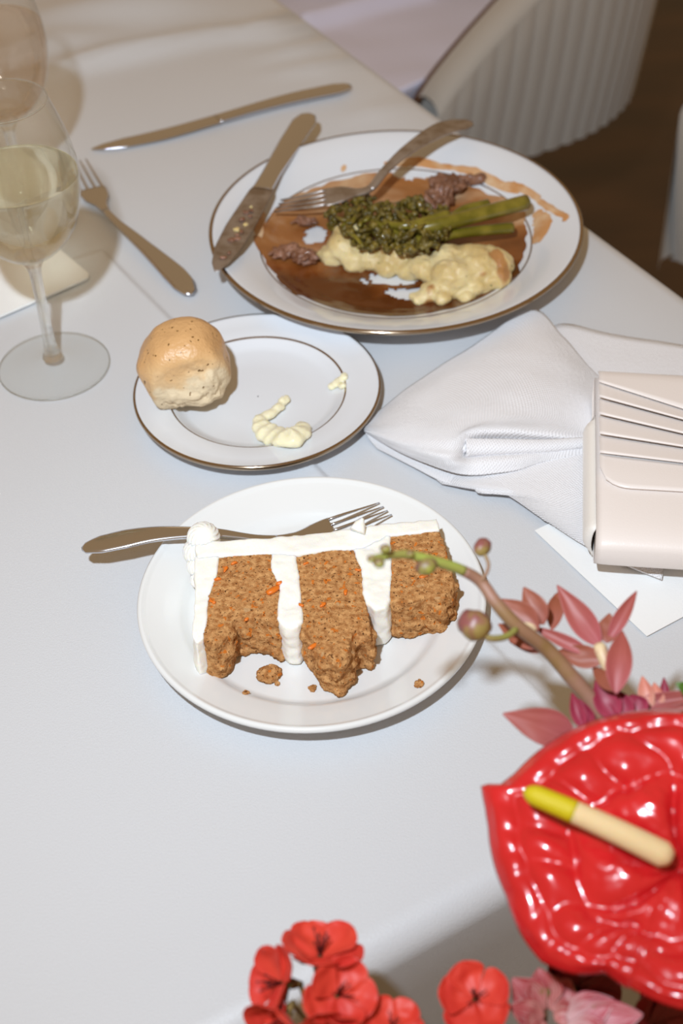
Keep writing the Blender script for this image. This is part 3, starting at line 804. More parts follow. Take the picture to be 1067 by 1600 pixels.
# ------------------------------------------------------------------ napkin
nap = thing('napkin', on(800, 690, 0), 'white woven napkin folded and lying under the satin clutch', 'napkin')
def threads(G):
    """lengths along and across a grid of points, for the weave"""
    du = np.zeros(G.shape[:2]); dv = np.zeros(G.shape[:2])
    du[1:] = np.cumsum(np.linalg.norm(np.diff(G, axis=0), axis=2), axis=0); dv[:, 1:] = np.cumsum(np.linalg.norm(np.diff(G, axis=1), axis=2), axis=1)
    return {'thread_u': list(du.mean(1).repeat(G.shape[1])), 'thread_v': list(np.tile(dv.mean(0), G.shape[0]))}
def sheet(rows, n_u, n_v, name, th=.0012, wob=.0006, off=-1):
    R = [spline([on(*q) for q in row], n_u) for row in rows]
    C = np.array([spline([R[k][i] for k in range(len(R))], n_v) for i in range(n_u)])
    vs = []
    for i in range(n_u):
        for j in range(n_v):
            p = C[i, j]; vs.append((p[0], p[1], max(.0006, p[2] + wob * noise.noise(Vector((p[0] * 45, p[1] * 45, 2))))))
    o = mesh(name, vs, gridfaces(n_u, n_v), M['napkin'], nap, attrs=threads(np.array(vs).reshape(n_u, n_v, 3))); solid(o, th, 0)
    return o
# lower layers lying on the cloth
sheet([[(700, 640, .004), (820, 560, .005), (870, 508, .004), (960, 524, .005), (1100, 545, .004), (1240, 560, .003)],
       [(640, 660, .004), (780, 640, .006), (870, 600, .006), (960, 610, .006), (1100, 620, .006), (1240, 640, .003)],
       [(610, 690, .003), (740, 700, .006), (860, 690, .006), (960, 700, .006), (1100, 700, .006), (1240, 720, .003)],
       [(690, 756, .003), (760, 766, .007), (870, 780, .006), (960, 790, .006), (1100, 790, .006), (1240, 800, .003)]], 50, 30, 'lower_layer', .0016)
sheet([[(568, 672, .004), (640, 690, .007), (720, 715, .008), (800, 720, .008)],
       [(578, 688, .003), (640, 712, .005), (715, 738, .006), (800, 740, .007)],
       [(588, 700, .0022), (640, 727, .003), (694, 754, .004), (745, 765, .0045)]], 40, 16, 'under_fold', .0014)
sheet([[(735, 690, .008), (850, 690, .009), (960, 690, .009), (1040, 690, .009)],
       [(742, 765, .006), (850, 760, .008), (960, 770, .008), (1040, 780, .008)],
       [(782, 768, .006), (880, 800, .007), (960, 815, .007), (1045, 830, .007)],
       [(850, 812, .0048), (910, 850, .005), (970, 880, .0045), (1034, 906, .004)]], 40, 30, 'lower_corner', .0014)
# upper flap: puffed, folded over on itself round a groove
sheet([[(568, 664, .004), (640, 605, .005), (740, 541, .006), (830, 484, .007), (880, 528, .010), (935, 588, .011), (1010, 640, .010)],
       [(568, 667, .007), (650, 622, .013), (745, 572, .017), (818, 540, .019), (880, 570, .016), (935, 610, .012), (1010, 660, .010)],
       [(569, 669, .009), (655, 648, .018), (745, 622, .023), (815, 600, .024), (880, 620, .018), (935, 640, .013), (1010, 670, .010)],
       [(569, 670, .009), (650, 668, .019), (712, 662, .024), (790, 650, .025), (860, 655, .019), (930, 668, .013), (1010, 676, .010)],
       [(570, 671, .0085), (640, 686, .017), (702, 686, .0235), (738, 672, .026), (800, 672, .0235), (910, 682, .014), (1010, 680, .010)],
       [(570, 672, .008), (636, 694, .0155), (702, 703, .021), (742, 686, .019), (800, 685, .017), (910, 688, .012), (1010, 684, .010)],
       [(570, 672, .0075), (634, 700, .013), (703, 714, .0195), (748, 702, .0070), (800, 702, .007), (905, 695, .0085), (1010, 688, .009)],
       [(570, 673, .006), (632, 705, .011), (701, 724, .0165), (742, 718, .0150), (800, 715, .0145), (880, 704, .0110), (1010, 692, .009)],
       [(570, 673, .005), (630, 708, .008), (692, 733, .010), (738, 742, .0095), (800, 736, .009), (862, 719, .009), (1010, 697, .008)]], 80, 80, 'upper_flap', .0016, .0008)
# rolled lip of the fold, with its open end facing left
def roll():
    ax = spline([on(728, 700, .0165), on(742, 699, .0165), on(790, 698, .0160), on(850, 697, .0140), on(915, 692, .0120), on(1000, 688, .0100)], 50)
    vs = []; seg = 44
    for i, p in enumerate(ax):
        t = ax[min(i + 1, 49)] - ax[max(i - 1, 0)]; t[2] = 0; t /= np.linalg.norm(t); s = np.cross(t, [0, 0, 1]); k = i / 49
        for j in range(seg):
            w = j / (seg - 1); a = 1.9 - w * 2 * PI * 1.45
            r = (1 - .62 * w) * (.0066 - .0040 * k)
            vs.append(p + s * r * 1.12 * math.cos(a) + np.array([0, 0, 1.]) * r * .88 * math.sin(a) - t * .004 * w * (1 - k))
    o = mesh('rolled_fold', vs, gridfaces(50, seg), M['napkin'], nap, attrs=threads(np.array(vs).reshape(50, seg, 3))); solid(o, .0015, 0)
roll()

# ------------------------------------------------------------------ clutch bag
def clutch():
    ang = math.radians(-8.5)
    ex = np.array([math.cos(ang), math.sin(ang), 0]); ey = np.array([-math.sin(ang), math.cos(ang), 0])
    zt = .040; O = on(930, 574, zt)
    BL = on(922, 842, zt); D = abs((BL - O) @ ey); W = .215
    z0 = .013
    t = thing('clutch_bag', O + ex * W / 2 - ey * D / 2 + np.array([0, 0, z0 - O[2]]), 'blush satin clutch bag with pleated flap lying on the napkin', 'bag')
    def loc(px, py, z=zt):
        p = on(px, py, z); return (p - O) @ ex, -((p - O) @ ey)
    def P(x, y, z): return O + ex * x - ey * y + np.array([0, 0, z - O[2]])
    # body: puffed slab, rounded near and far edges
    nx, ns = 60, 40; vs = []
    prof = []
    r = (zt - z0) / 2; mid = (zt + z0) / 2
    for k in range(ns):
        a = 2 * PI * k / ns
        c, s = math.cos(a), math.sin(a)
        e = .34
        prof.append((math.copysign(abs(c) ** e, c), math.copysign(abs(s) ** (.55), s)))
    for i in range(nx):
        x = W * i / (nx - 1)
        for c, s in prof:
            pin = 1 - .10 * math.exp(-x / .004) - .1 * math.exp(-(W - x) / .004)
            y = D / 2 + c * (D / 2) * 1.0; z = mid + s * r * pin
            vs.append(P(x, y, z))
    fs = gridfaces(nx, ns, closev=True) + [tuple(range(ns)), tuple(range((nx - 1) * ns, nx * ns))[::-1]]
    mesh('body', vs, fs, M['satin'], t)
    # gusset: recessed pale side panel between the two covers
    g = []
    for i in range(24):
        y = D * .28 + D * .64 * i / 23
        for k in range(7):
            a = k / 6
            g.append(P(-.006 * math.sin(PI * a) ** .6 * (1 if i not in (0, 23) else .3), y, z0 + .0015 + (zt - z0 - .005) * a))
    o = mesh('gusset', g, gridfaces(24, 7), M['satin_side'], t); solid(o, .001, 0)
    # flap with rounded lower corner and overlapping pleats, each strip a shingle over the next
    lines = [((934, 572), (1067, 583)), ((934, 602), (1067, 645)), ((934, 626), (1067, 662)), ((934, 652), (1067, 683)), ((934, 682), (1067, 703)), ((934, 711), (1067, 727))]
    def line_y(k, x):
        (ax, ay), (bx, by) = (loc(*lines[k][0]), loc(*lines[k][1]))
        return ay + (by - ay) * (x - ax) / (bx - ax) if k else max(.0, .001)
    fx0 = loc(936, 690)[0]; ybot = loc(1067, 771)[1]
    yl0 = [line_y(k, fx0) for k in range(6)]
    Wf = W - .006
    def yk(k, x):
        if k >= 6: return ybot
        # pleats fan out from the left edge, then ease towards a gathered centre
        y = line_y(k, x); s = min(1, (x - fx0) / .075)
        ylim = line_y(k, fx0 + .075)
        return y if x < fx0 + .075 else ylim + (y - ylim) * .25
    for k in range(6):
        vs = []; nxs, nw = 60, 9
        for i in range(nxs):
            x = fx0 + (Wf - fx0) * i / (nxs - 1)
            y0, y1 = yk(k, x), yk(k + 1, x)
            if k == 5:
                # rounded corner
                rc = .017; dx = x - fx0
                if dx < rc: y1 = ybot - rc + math.sqrt(max(0, rc * rc - (rc - dx) ** 2))
                y1 = max(y1, y0 + .001)
            y1o = y1 + (.0012 if k < 5 else 0)
            for j in range(nw):
                w = j / (nw - 1)
                y = y0 + (y1o - y0) * w
                lift = .0008 + .0026 * w ** 1.5 if k < 5 else .0014 + .0006 * w
                lift += .0004 * (5 - k) * (1 if k else .6)
                edge = min(1, y / .012); back = -(1 - math.sqrt(max(0, 1 - (1 - edge) ** 2))) * .007
                vs.append(P(x, y, zt + lift + back + .0004 * math.sin(PI * w)))
        o = mesh('flap_panel' if k in (0, 5) else 'flap_pleat', vs, gridfaces(nxs, nw), M['satin'], t); solid(o, .0010, -1)
clutch()

# ------------------------------------------------------------------ chairs beyond the table
def chair(loc, rot, label, rim0=.535):
    """tub chair: U-shaped ribbed shell whose rim sweeps up to the back; local +x is the back, near arm at -y"""
    t = thing('tub_chair', (loc[0], loc[1], FLOOR), label, 'chair', 'ribbed tub chairs beyond the table')
    t['_world'] = 0; t.rotation_euler = (0, 0, rot)
    half, str_l, zb = .27, .21, .42
    # plan curve from near-arm front round the back to the far-arm front
    plan = []
    for k in range(60): plan.append((str_l * k / 60, -half, 0, -1))
    for k in range(121):
        a = -PI / 2 + PI * k / 120; plan.append((str_l + half * math.cos(a), half * math.sin(a), math.cos(a), math.sin(a)))
    for k in range(1, 61): plan.append((str_l * (60 - k) / 60, half, 0, 1))
    Lc = [0]
    for i in range(1, len(plan)): Lc.append(Lc[-1] + math.hypot(plan[i][0] - plan[i - 1][0], plan[i][1] - plan[i - 1][1]))
    tot = Lc[-1]
    def rimz(s):
        q = min(s, tot - s) / (tot / 2); return rim0 + .34 * min(1, q * 1.15) ** .8 if q < .87 else rim0 + .34
    # dense arc samples for rib shape
    n = 720; vs = []; vs_in = []; rim = []
    nv = 14
    for i in range(n):
        s = tot * i / (n - 1)
        x, y, nx, ny = [float(np.interp(s, Lc, [p[k] for p in plan])) for k in range(4)]
        rib = .0055 * abs(math.sin(PI * s / .026)) ** .7
        zr = rimz(s)
        for j in range(nv):
            w = j / (nv - 1); z = zb + (zr - zb) * w
            tap = -.035 * (1 - w) ** 1.5
            fade = min(1, (1 - w) * (zr - zb) / .035)
            o = rib * fade + tap
            vs.append((x + nx * o, y + ny * o, z))
        rim.append((x - nx * .012, y - ny * .012, zr + .006))
        for j in range(4):
            w = 1 - j / 3; z = zb + .04 + (zr - zb - .04) * w; vs_in.append((x - nx * .045, y - ny * .045, z))
    mesh('ribbed_shell', vs, gridfaces(n, nv), M['rib_fabric'], t)
    mesh('inner_lining', vs_in, gridfaces(n, 4), M['rib_fabric'], t)
    # padded rim
    rv = []
    for i in range(n):
        s = tot * i / (n - 1); x, y, nx, ny = [float(np.interp(s, Lc, [p[k] for p in plan])) for k in range(4)]; zr = rimz(s)
        for k in range(9):
            a = PI * k / 8; rv.append((x - nx * .0225 + nx * .0235 * math.cos(a), y - ny * .0225 + ny * .0235 * math.cos(a), zr - .004 + .018 * math.sin(a)))
    mesh('padded_rim', rv, gridfaces(n, 9), M['rib_fabric'], t)
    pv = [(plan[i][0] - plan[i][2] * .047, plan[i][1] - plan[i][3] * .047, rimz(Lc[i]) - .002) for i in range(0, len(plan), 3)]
    v, f = tube(pv, .006, 8); tag(mesh('rim_gap_shade', v, f, M['rim_gap_shade'], t), 'brown strip imitating the shaded gap inside the rim')  # added tube, paints the shadow gap between rim and cloth
    for sgn, i0 in ((-1, 0), (1, n - 1)):   # arm front caps
        y = sgn * half; zf = rimz(0)
        v = []
        for z in np.linspace(zb, zf, 6):
            for w in np.linspace(0, 1, 5): v.append((-.008 * math.sin(PI * w), y - sgn * (.045 * w + .0), z))
        mesh('arm_front', v, gridfaces(6, 5), M['rib_fabric'], t)
    # seat cushion
    sv = []
    outl = [(-.02, -half + .05)] + [(p[0] - p[2] * .055, p[1] - p[3] * .055) for p in plan[::6]] + [(-.02, half - .05)]
    m = len(outl)
    c0 = np.mean(outl, axis=0)
    for sc_, z in ((.97, zb - .02), (1, zb), (1, zb + .035), (.98, zb + .052), (.93, zb + .06), (.5, zb + .066), (.02, zb + .068)):
        for p in outl: sv.append((c0[0] + (p[0] - c0[0]) * sc_, c0[1] + (p[1] - c0[1]) * sc_, z))
    mesh('seat_cushion', sv, gridfaces(7, m, closev=True), M['rib_fabric'], t)
    v, f = lathe([(.0005, 0), (.15, 0), (.155, .008), (.14, .018), (.03, .03), (.026, zb - .03), (.10, zb - .015), (.0005, zb - .012)], (.24, 0, 0), 40); mesh('pedestal', v, f, M['wood_leg'], t)
    return t
# near arm's outer face runs along the table-edge normal
CH = on(690, 183, -.216)
ch_loc = CH - E2 * .004 + (-E1) * .27
ch_loc[2] = 0
chair(ch_loc, A29, 'off-white ribbed tub chair drawn up beyond the far right table edge')
CH2 = on(1028, 424, -.33); r2 = math.radians(-40)
chair((CH2[0] - .27 * math.sin(r2) , CH2[1] + .27 * math.cos(r2)), r2, 'off-white tub chair cut off by the right edge of the photo', .61)

# pale cloth lying over the first chair's seat
def draped():
    o0 = V((ch_loc[0], ch_loc[1], 0)); rot = Matrix.Rotation(A29, 3, 'Z')
    nu, nv = 70, 80; vs = []; fa, fb = on(478, 40, -.25), on(660, -8, -.25)
    for i in range(nu):
        for j in range(nv):
            u, w = i / (nu - 1), j / (nv - 1)
            x = -.06 + .36 * u; y = -.212 + .42 * w
            # follows the seat, lifts against the near arm
            z = FLOOR + .42 + .078 + .004 * noise.noise(Vector((x * 14, y * 14, 3)))
            pw = o0 + rot @ Vector((x, y, 0)); dd, tt = seg_dist(pw.x, pw.y, fa, fb); z += .022 * math.exp(-(dd / .014) ** 2)
            lift = max(0, 1 - (y + .212) / .05); z += .055 * lift ** 2 * (1 + 2 * x)
            if x > .22: z -= 0
            p = o0 + rot @ Vector((x, y, 0)); vs.append((p.x, p.y, z))
    o = mesh('draped_cloth', vs, gridfaces(nu, nv), M['lavender']); solid(o, .003, 1)
    return tag(o, 'pale lavender-white cloth lying over the chair seat beyond the table edge', 'cloth')
draped()

# ------------------------------------------------------------------ flowers
def petal_grid(base, tip, width, nrm, cup=.25, curl=.1, power=.75, nu=9, nv=12, tipw=0., ruffle=0., seed=0, rounded=False):
    base, tip = V(base), V(tip); ax = tip - base; L = ax.length; d = ax.normalized()
    nrm = V(nrm); nrm = (nrm - d * nrm.dot(d)).normalized(); s = d.cross(nrm)
    vs, al, ac = [], [], []
    for j in range(nv):
        v = j / (nv - 1)
        w = width * .5 * max(math.sin(PI * (v ** power) * .97 + .05), tipw if v < .97 else 0)
        if rounded: w = width * .5 * (.16 + .84 * min(1, v / .62) ** .9 if v < .62 else math.sqrt(max(.02, 1 - ((v - .62) / .38) ** 2)))
        for i in range(nu):
            u = 2 * i / (nu - 1) - 1
            h = cup * w * u * u + curl * L * math.sin(PI * v) + ruffle * w * noise.noise(Vector((u * 1.7, v * 3, seed)))
            vs.append(base + ax * v + s * u * w + nrm * h); al.append(v); ac.append(u)
    return vs, gridfaces(nv, nu), al, ac

def petal(parent, base, tip, width, nrm, m, name='petal', th=.0005, **kw):
    v, f, al, ac = petal_grid(base, tip, width, nrm, **kw)
    o = mesh(name, v, f, m, parent, attrs={'along': al, 'across': ac}); solid(o, th, 0); subsurf(o, 1)
    return o

TOCAM = lambda p: (EYE - np.array(p)) / np.linalg.norm(EYE - np.array(p))

# ---- anthurium
def anthurium():
    zB = .128; B = on(1062, 1358, zB)
    nrm = TOCAM(B) * .80 + np.array([-.10, .10, .45]); nrm /= np.linalg.norm(nrm)
    def onp(px, py):
        d = _fw + _rt * (px - 533.5) / F_PX - _up * (py - 800) / F_PX
        return EYE + d * (((B - EYE) @ nrm) / (d @ nrm))
    T = onp(750, 1222)
    X = T - B; Ls = np.linalg.norm(X); X /= Ls; Y = np.cross(nrm, X)
    edge = [(750, 1222), (780, 1225), (803, 1206), (835, 1174), (900, 1134), (960, 1116), (1067, 1109)]
    low = [(750, 1222), (757, 1262), (762, 1292), (790, 1400), (812, 1458), (845, 1502), (895, 1522), (945, 1520), (1000, 1556), (1067, 1583)]
    def pol(px):
        p = onp(*px) - B; a, b = p @ X, p @ Y; return math.atan2(b, a), math.hypot(a, b)
    up_, lo_ = [pol(p) for p in edge], [pol(p) for p in low]
    sgn = 1 if up_[-1][0] > 0 else -1
    A = [(sgn * a, r) for a, r in up_]; Bq = [(-sgn * a, r) for a, r in lo_]
    # close the lobes round to the notch behind the spadix
    def close(q, ext):
        q = sorted(q); a0, r0 = q[-1]
        return q + [(a0 + (PI - a0) * f, r0 * g) for f, g in ext]
    A = close(A, [(.25, 1.02), (.5, .98), (.75, .80), (.92, .45), (1., .16)]); Bq = close(Bq, [(.25, 1.0), (.5, .94), (.75, .76), (.92, .42), (1., .16)])
    def RA(a):
        q = A if a * sgn >= 0 else Bq; return float(np.interp(abs(a), [k[0] for k in q], [k[1] for k in q]))
    na, nr = 240, 60; vs = []
    Rm = np.mean([RA(a) for a in np.linspace(-2.5, 2.5, 40)])
    angs = np.linspace(-PI, PI, na)
    Rs = np.array([RA(a) for a in angs]); 
    for _ in range(0): Rs[1:-1] = .25 * Rs[:-2] + .5 * Rs[1:-1] + .25 * Rs[2:]
    for ia, a in enumerate(angs):
        for j in range(nr):
            w = j / (nr - 1); r = Rs[ia] * w
            wq = w + .075 * noise.noise(Vector((math.cos(a) * 3, math.sin(a) * 3, w * 3)))
            an = abs(a) * (1 + .6 * w) * 5.6 / PI + .75 * noise.noise(Vector((w * 2.2, a * 1.6, 7))) + (.3 if a > 0 else 0)
            rings = [0, .56, .84, .955, 1.1]; k = max(i for i in range(4) if wq >= rings[i] or i == 0)
            fr = min(1, max(0, (wq - rings[k]) / (rings[k + 1] - rings[k])))
            nseg = (.42, 1.15, 2.2, 2.2)[k]
            cell = abs(math.sin(PI * (an * nseg + (.0, .25, .1, 0)[k]))) ** (.6, .4, .4, .4)[k]
            puff = math.sin(PI * fr ** (1.5 if k == 0 else 1)) ** .6 * cell
            amp = (.0075, .0042, .0018, .0)[k] * min(1.1, Rs[ia] / Rm)
            puff += .10 * noise.fractal(Vector((math.cos(a) * w * 9, math.sin(a) * w * 9, 4)), .8, 2, 3) * (w < .95)
            mid = -.0030 * math.exp(-(abs(a) * w * 8) ** 2) * (1 - w)
            cupz = .016 * w ** 2 - .010 * w ** 4 * (math.cos(a) > 0) * 1.0 + .004 * noise.noise(Vector((math.cos(a) * 1.5, math.sin(a) * 1.5, 2))) * w ** 2
            tipb = -.010 * math.exp(-(a / .09) ** 2) * max(0, w - .85) / .15 * 0
            h = puff * amp + mid + cupz * .55 + tipb - .004 * max(0, w - .94) / .06
            vs.append(B + X * r * math.cos(a) + Y * r * math.sin(a) + nrm * h)
    t = thing('anthurium', on(1062, 1420, .10), 'glossy red anthurium flower with cream and yellow spadix at lower right', 'flower')
    o = mesh('spathe', vs, gridfaces(na, nr), M['spathe'], t); solid(o, .0012, -1)
    # spadix: cream column with a yellow tip, lifted off the spathe
    s0 = onp(1050, 1350) + nrm * .0075; s1 = onp(830, 1262) + nrm * .020
    n = 40; P = [s0 + (s1 - s0) * i / (n - 1) + nrm * .003 * math.sin(PI * i / (n - 1)) for i in range(n)]
    rad = [.0050 * min(1, (.62 + i / 5)) * (1 - .22 * i / n) for i in range(n)]
    for i in range(4): rad[n - 1 - i] *= (.28, .68, .88, .97)[i]
    k = 25
    v, f = tube(P[:k + 1], rad[:k + 1], 20); tag(mesh('spadix', v, f, M['spadix_cream'], t), 'cream base of the spadix')
    v, f = tube(P[k:], [r * 1.01 for r in rad[k:]], 20); tag(mesh('spadix_tip', v, f, M['spadix_yellow'], t), 'yellow tip of the spadix')
    S = spline([B - nrm * .008, B - nrm * .03 + X * -.004, B + np.array([.02, -.06, -.12]), B + np.array([.02, -.13, -.35])], 20)
    v, f = tube(S, .0028, 10); mesh('stem', v, f, M['stem_green'], t)
anthurium()

# ---- orchid spray
def orchid():
    on_ = lambda x, y, z: on(x, y, .112 + (z - .135) * .74)
    zs = lambda px: float(np.interp(px, [580, 700, 800, 960], [.250, .225, .195, .135]))
    t = thing('orchid_spray', on_(926, 1120, .12), 'orchid spray of rusty rose flowers and buds arching over the dessert plate', 'flower')
    path = [(582, 873), (617, 867), (641, 867), (679, 877), (717, 889), (750, 908), (774, 941), (807, 977), (855, 1015), (893, 1058), (930, 1102), (965, 1150)]
    P = spline([on_(x, y, zs(x)) for x, y in path], 90)
    k = 34
    v, f = tube(P[:k + 1], [.0015 + .0008 * i / k for i in range(k + 1)], 10); tag(mesh('stem_tip', v, f, M['stem_green'], t), 'green tip of the stem')
    v, f = tube(P[k:], [.0023 + .0016 * i / 55 for i in range(90 - k)], 12); mesh('stem', v, f, M['stem_brown'], t)
    def bud(c, r, z, m, ped, rot=0., ln=1.25):
        p = on_(c[0], c[1], z); r = r / 4250
        e = part_empty('bud', p, t)
        v, f = blob(p, (r * ln, r, r), 3, r * .12, 300, c[0], rot); mesh('bud_body', v, f, m, e)
        if ped:
            v, f = tube(spline([on_(*q) for q in ped], 10), [r * .22] * 10, 8); mesh('pedicel', v, f, M['stem_green'], e)
    bud((602, 857), 8, .2525, M['bud_small'], [(600, 866, .247), (602, 858, .252)])
    bud((580, 873), 6, .252, M['bud_small'], None)
    bud((592, 880), 8, .249, M['bud_small'], [(606, 869, .247), (593, 879, .249)])
    bud((641, 866), 6, .240, M['bud_small'], None)
    bud((666, 885), 15, .231, M['bud_small'], [(690, 880, .228), (672, 884, .231)], .3)
    bud((753, 855), 15, .222, M['bud'], [(752, 908, .212), (761, 893, .215), (763, 880, .218), (756, 864, .221)], 1.1)
    bud((741, 976), 27, .208, M['bud'], [(808, 982, .192), (790, 995, .197), (764, 997, .203), (745, 982, .207)], -.6, 1.12)
    def fl(petals, c, z):
        e = part_empty('orchid_flower', on_(c[0], c[1], z), t)
        for (bx, by, tx, ty, w, m, dzt, cup, curl) in petals:
            b_, t_ = on_(bx, by, z), on_(tx, ty, z + dzt)
            petal(e, b_, t_, w / 3950, TOCAM(b_), M[m], cup=cup, curl=curl, seed=tx, ruffle=.15)
        return e
    zf = .178
    fl([(850, 976, 818, 917, 42, 'orchid_rust', .012, .35, .08), (842, 985, 780, 936, 50, 'orchid_rust', .008, .3, .05), (848, 1012, 778, 975, 36, 'orchid_rust', -.006, .3, .05),
        (835, 990, 818, 972, 20, 'cream', .006, .2, .05), (862, 1008, 795, 1002, 34, 'orchid_rust', -.012, .2, .0)], (845, 985), .176)
    e = fl([(938, 1010, 870, 914, 46, 'orchid_rose', .014, .35, -.06), (925, 1022, 830, 978, 24, 'orchid_rose', .004, .4, .05), (905, 960, 866, 928, 26, 'orchid_rust', .002, .3, .1), (862, 985, 872, 925, 30, 'orchid_rust', .0, .3, .1),
            (950, 1000, 995, 923, 26, 'orchid_rose', .014, .5, .06), (948, 1005, 952, 958, 40, 'orchid_rust', .006, .2, .0), (962, 1085, 972, 985, 44, 'orchid_rose', .010, .4, .10), (945, 1032, 868, 1018, 40, 'orchid_rust', -.004, .3, .05),
            (960, 1080, 925, 1040, 26, 'orchid_rust', -.006, .3, .0)], (940, 1012), .165)
    v, f = tube(spline([on_(935, 1008, .168), on_(942, 1025, .167), on_(955, 1056, .160)], 12), [.0022, .0028, .0030, .0030, .0028, .0026, .0026, .0026, .0025, .0024, .0022, .0018], 10)
    tag(mesh('column', v, f, M['cream'], e), 'cream column')
    fl([(900, 1150, 785, 1115, 62, 'orchid_rose', .012, .25, .05), (912, 1140, 893, 1082, 26, 'orchid_lip', .010, .6, .1), (925, 1135, 905, 1092, 24, 'orchid_lip', .010, .6, .1)], (905, 1148), .145)
    fl([(965, 1125, 930, 1062, 46, 'orchid_lip', .010, .4, .1), (985, 1125, 955, 1075, 40, 'orchid_lip', .008, .4, .1), (1005, 1120, 985, 1085, 40, 'orchid_lip', .004, .4, .1)], (968, 1130), .145)
    fl([(1015, 1110, 1003, 1056, 28, 'orchid_peach', .010, .5, .1), (1030, 1112, 1022, 1066, 26, 'orchid_peach', .008, .5, .1), (1040, 1105, 1037, 1058, 18, 'orchid_lip', .010, .5, .1),
        (985, 1100, 1120, 1082, 26, 'orchid_rose', .012, .4, .02), (1000, 1118, 1110, 1098, 30, 'orchid_rose', .006, .3, .02)], (1020, 1118), .140)
orchid()

lf = thing('green_leaf', on(1075, 1085, .13), 'small green leaf tip at the right edge above the anthurium', 'leaf')
v, f, al, ac = petal_grid(on(1120, 1095, .13), on(1056, 1068, .14), .012, TOCAM(on(1080, 1080, .13)), cup=.3, curl=.05)
o = mesh('blade', v, f, M['leaf'], lf); solid(o, .0005, 0)
v, f = tube(spline([on(1120, 1095, .13), on(1180, 1200, .08), on(1220, 1500, -.1)], 12), .0012, 8); mesh('stalk', v, f, M['stem_green'], lf)

# ---- red blossoms
def blossom(root, c, face, rad, z, m='blossom', n=5, open_=.90, seed=0, as_part=True):
    """five rounded petals cupped about the facing direction, dark stamens and a calyx"""
    p = on(c[0], c[1], z); r = rad
    e = part_empty('blossom', p, root) if as_part else root
    f = V(face).normalized(); a = f.cross(Vector((.31, .2, .93))).normalized(); b = f.cross(a)
    rg = random.Random(seed)
    for k in range(n):
        w = 2 * PI * (k + .3 * rg.random()) / n + seed
        d = (a * math.cos(w) + b * math.sin(w))
        op = open_ * rg.uniform(.85, 1.1)
        tip = V(p) + (d * op + f * math.sqrt(max(.05, 1 - op * op)) * .75) * r
        petal(e, V(p) + d * r * .05, tip, r * .98, f - d * .15, M[m], rounded=True, cup=.30, curl=-.10, ruffle=.22, seed=seed + k, th=.0006)
    st = []
    for k in range(9):
        w = rg.random() * 6.28; s = rg.uniform(.05, .26); q = V(p) + (a * math.cos(w) + b * math.sin(w)) * r * s + f * r * rg.uniform(.3, .55)
        st.append(tube([V(p), V(p) * .4 + q * .6, q], r * .014, 5)); st.append(blob(q, r * .030, 1))
    v, fc = join(*st); mesh('stamens', v, fc, M['dark_stamen'], e)
    v, fc = join(tube([V(p) - f * r * .55, V(p) - f * r * .3, V(p) - f * r * .04], [r * .06, r * .13, r * .10], 10), *[
        (lambda g: (g[0], g[1]))(petal_grid(V(p) - f * r * .30, V(p) + (a * math.cos(q) + b * math.sin(q)) * r * .46 - f * r * .06, r * .25, f, nu=4, nv=6)) for q in (0.2, 1.5, 2.8, 4.1, 5.3)])
    mesh('calyx', v, fc, M['calyx'], e)
    return e, V(p) - f * r * .5

def cam_dir(right, up, toward):
    return _rt * right + _up * up - _fw * toward

cl = thing('red_blossom_sprig', on(490, 1590, .03), 'sprig of scarlet five-petalled blossoms at the bottom, left of centre', 'flower')
ends = []
for c, face, rad, z, s in [((500, 1494), cam_dir(.05, .95, .30), .0190, .085, 1), ((440, 1536), cam_dir(-.80, .2, .50), .0170, .085, 2), ((527, 1556), cam_dir(.28, .45, .80), .0165, .085, 3),
                           ((440, 1590), cam_dir(-.5, -.45, .7), .0160, .080, 4), ((512, 1606), cam_dir(.1, -.5, .8), .0155, .080, 5)]:
    ends.append(blossom(cl, c, face, rad, z, seed=s)[1])
root_pt = V(on(492, 1600, .045))
for q in ends:
    v, f = tube(spline([q, (q + root_pt) / 2 + Vector((0, 0, -.004)), root_pt], 8), .0010, 7); mesh('flower_stalk', v, f, M['calyx'], cl)
v, f = tube(spline([root_pt, root_pt + Vector((.0, -.02, -.1)), root_pt + Vector((.03, -.04, -.4))], 14), .0020, 8); mesh('stem', v, f, M['bark_stem'], cl)

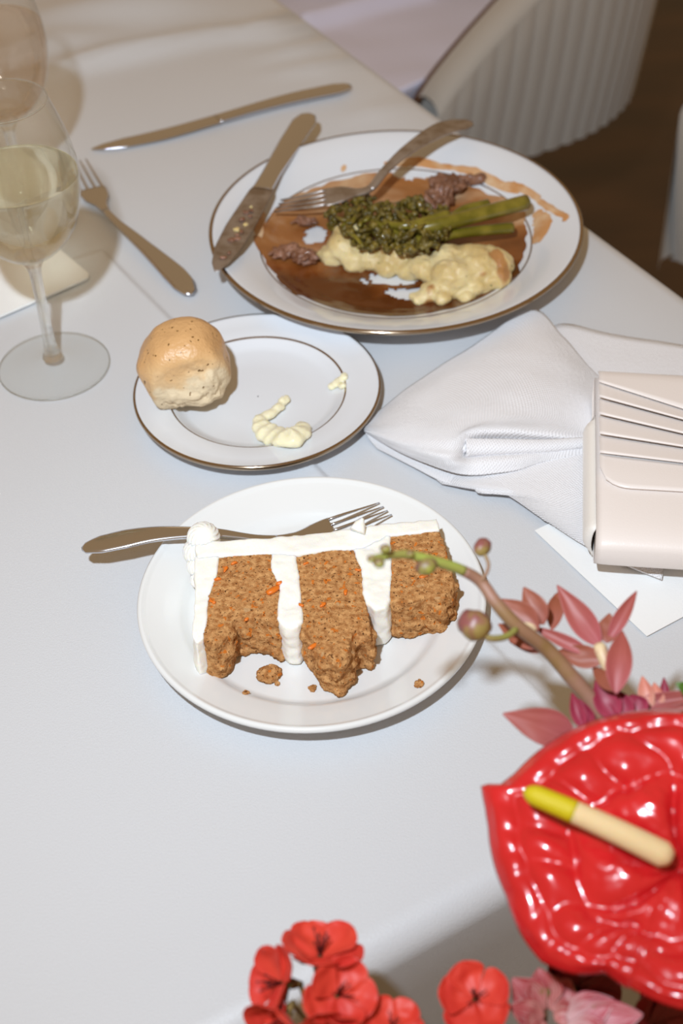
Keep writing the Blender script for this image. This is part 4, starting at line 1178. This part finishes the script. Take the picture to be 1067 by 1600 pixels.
def single(c, face, rad, z, label, s, m='blossom', n=5, open_=.90):
    t = thing('red_blossom', on(c[0], c[1] + 60, z - .03), label, 'flower', 'flowers at the bottom edge')
    e, q = blossom(t, c, face, rad, z, m=m, n=n, open_=open_, seed=s, as_part=False)
    v, f = tube(spline([q, q + Vector((0, -.008, -.05)), q + Vector((.01, -.05, -.4))], 14), .0012, 8); mesh('stem', v, f, M['bark_stem'], t)
single((742, 1562), cam_dir(-.05, .60, .75), .0165, .075, 'lone scarlet blossom at the bottom between the sprig and the streaked pink flowers', 8)
single((612, 1606), cam_dir(.1, .75, .6), .0135, .075, 'scarlet blossom barely showing at the bottom edge right of the sprig', 11)

def streaked(c, z, petals, label, m):
    t = thing('streaked_flower', on(c[0], c[1] + 40, z - .03), label, 'flower', 'flowers at the bottom edge')
    for bx, by, tx, ty, w, dzt in petals:
        b_ = on(bx, by, z); petal(t, b_, on(tx, ty, z + dzt), w / 4100, TOCAM(b_), M[m], cup=.35, curl=.10, power=1.05, ruffle=.2, seed=tx, tipw=.2)
    P = on(c[0], c[1], z)
    v, f = join(*[tube([P, P + np.array([.001 * k, .002, .008 + .002 * (k % 2)])], .0004, 5) for k in range(-2, 3)]); mesh('stamens', v, f, M['calyx'], t)
    v, f = tube(spline([P, P + np.array([0, -.02, -.08]), P + np.array([.01, -.05, -.4])], 12), .0016, 8); mesh('stem', v, f, M['bark_stem'], t)
streaked((850, 1572), .065, [(850, 1580, 800, 1528, 60, .010), (856, 1575, 842, 1512, 64, .012), (862, 1580, 890, 1530, 60, .008), (850, 1590, 795, 1572, 50, .008), (850, 1595, 820, 1625, 50, .006), (865, 1590, 905, 1580, 50, .004)],
         'pink flower with cream streaks below the left lobe of the anthurium', 'streaked')
streaked((930, 1600), .070, [(885, 1592, 960, 1562, 60, .012), (890, 1600, 1005, 1585, 62, .010), (885, 1605, 960, 1625, 60, .006)], 'paler pink streaked flower at the bottom edge under the anthurium', 'streaked_pale')
def dark_bloom(c, z, label, s):
    t = thing('dark_red_flower', on(c[0], c[1] + 30, z - .03), label, 'flower', 'flowers at the bottom edge')
    e, q = blossom(t, c, cam_dir(.1 * s, .3, .9), .020, z, m='deep_red', n=7, open_=.85, seed=s, as_part=False)
    v, f = tube(spline([q, q + Vector((0, -.01, -.05)), q + Vector((.01, -.05, -.4))], 12), .0014, 8); mesh('stem', v, f, M['bark_stem'], t)
dark_bloom((900, 1545), .040, 'dark red flower in the shade behind the streaked pink flower', 3)
dark_bloom((1010, 1610), .045, 'dark red flower in the shade at the bottom right corner', 6)

for o in bpy.data.objects:
    if '_world' in o: del o['_world']
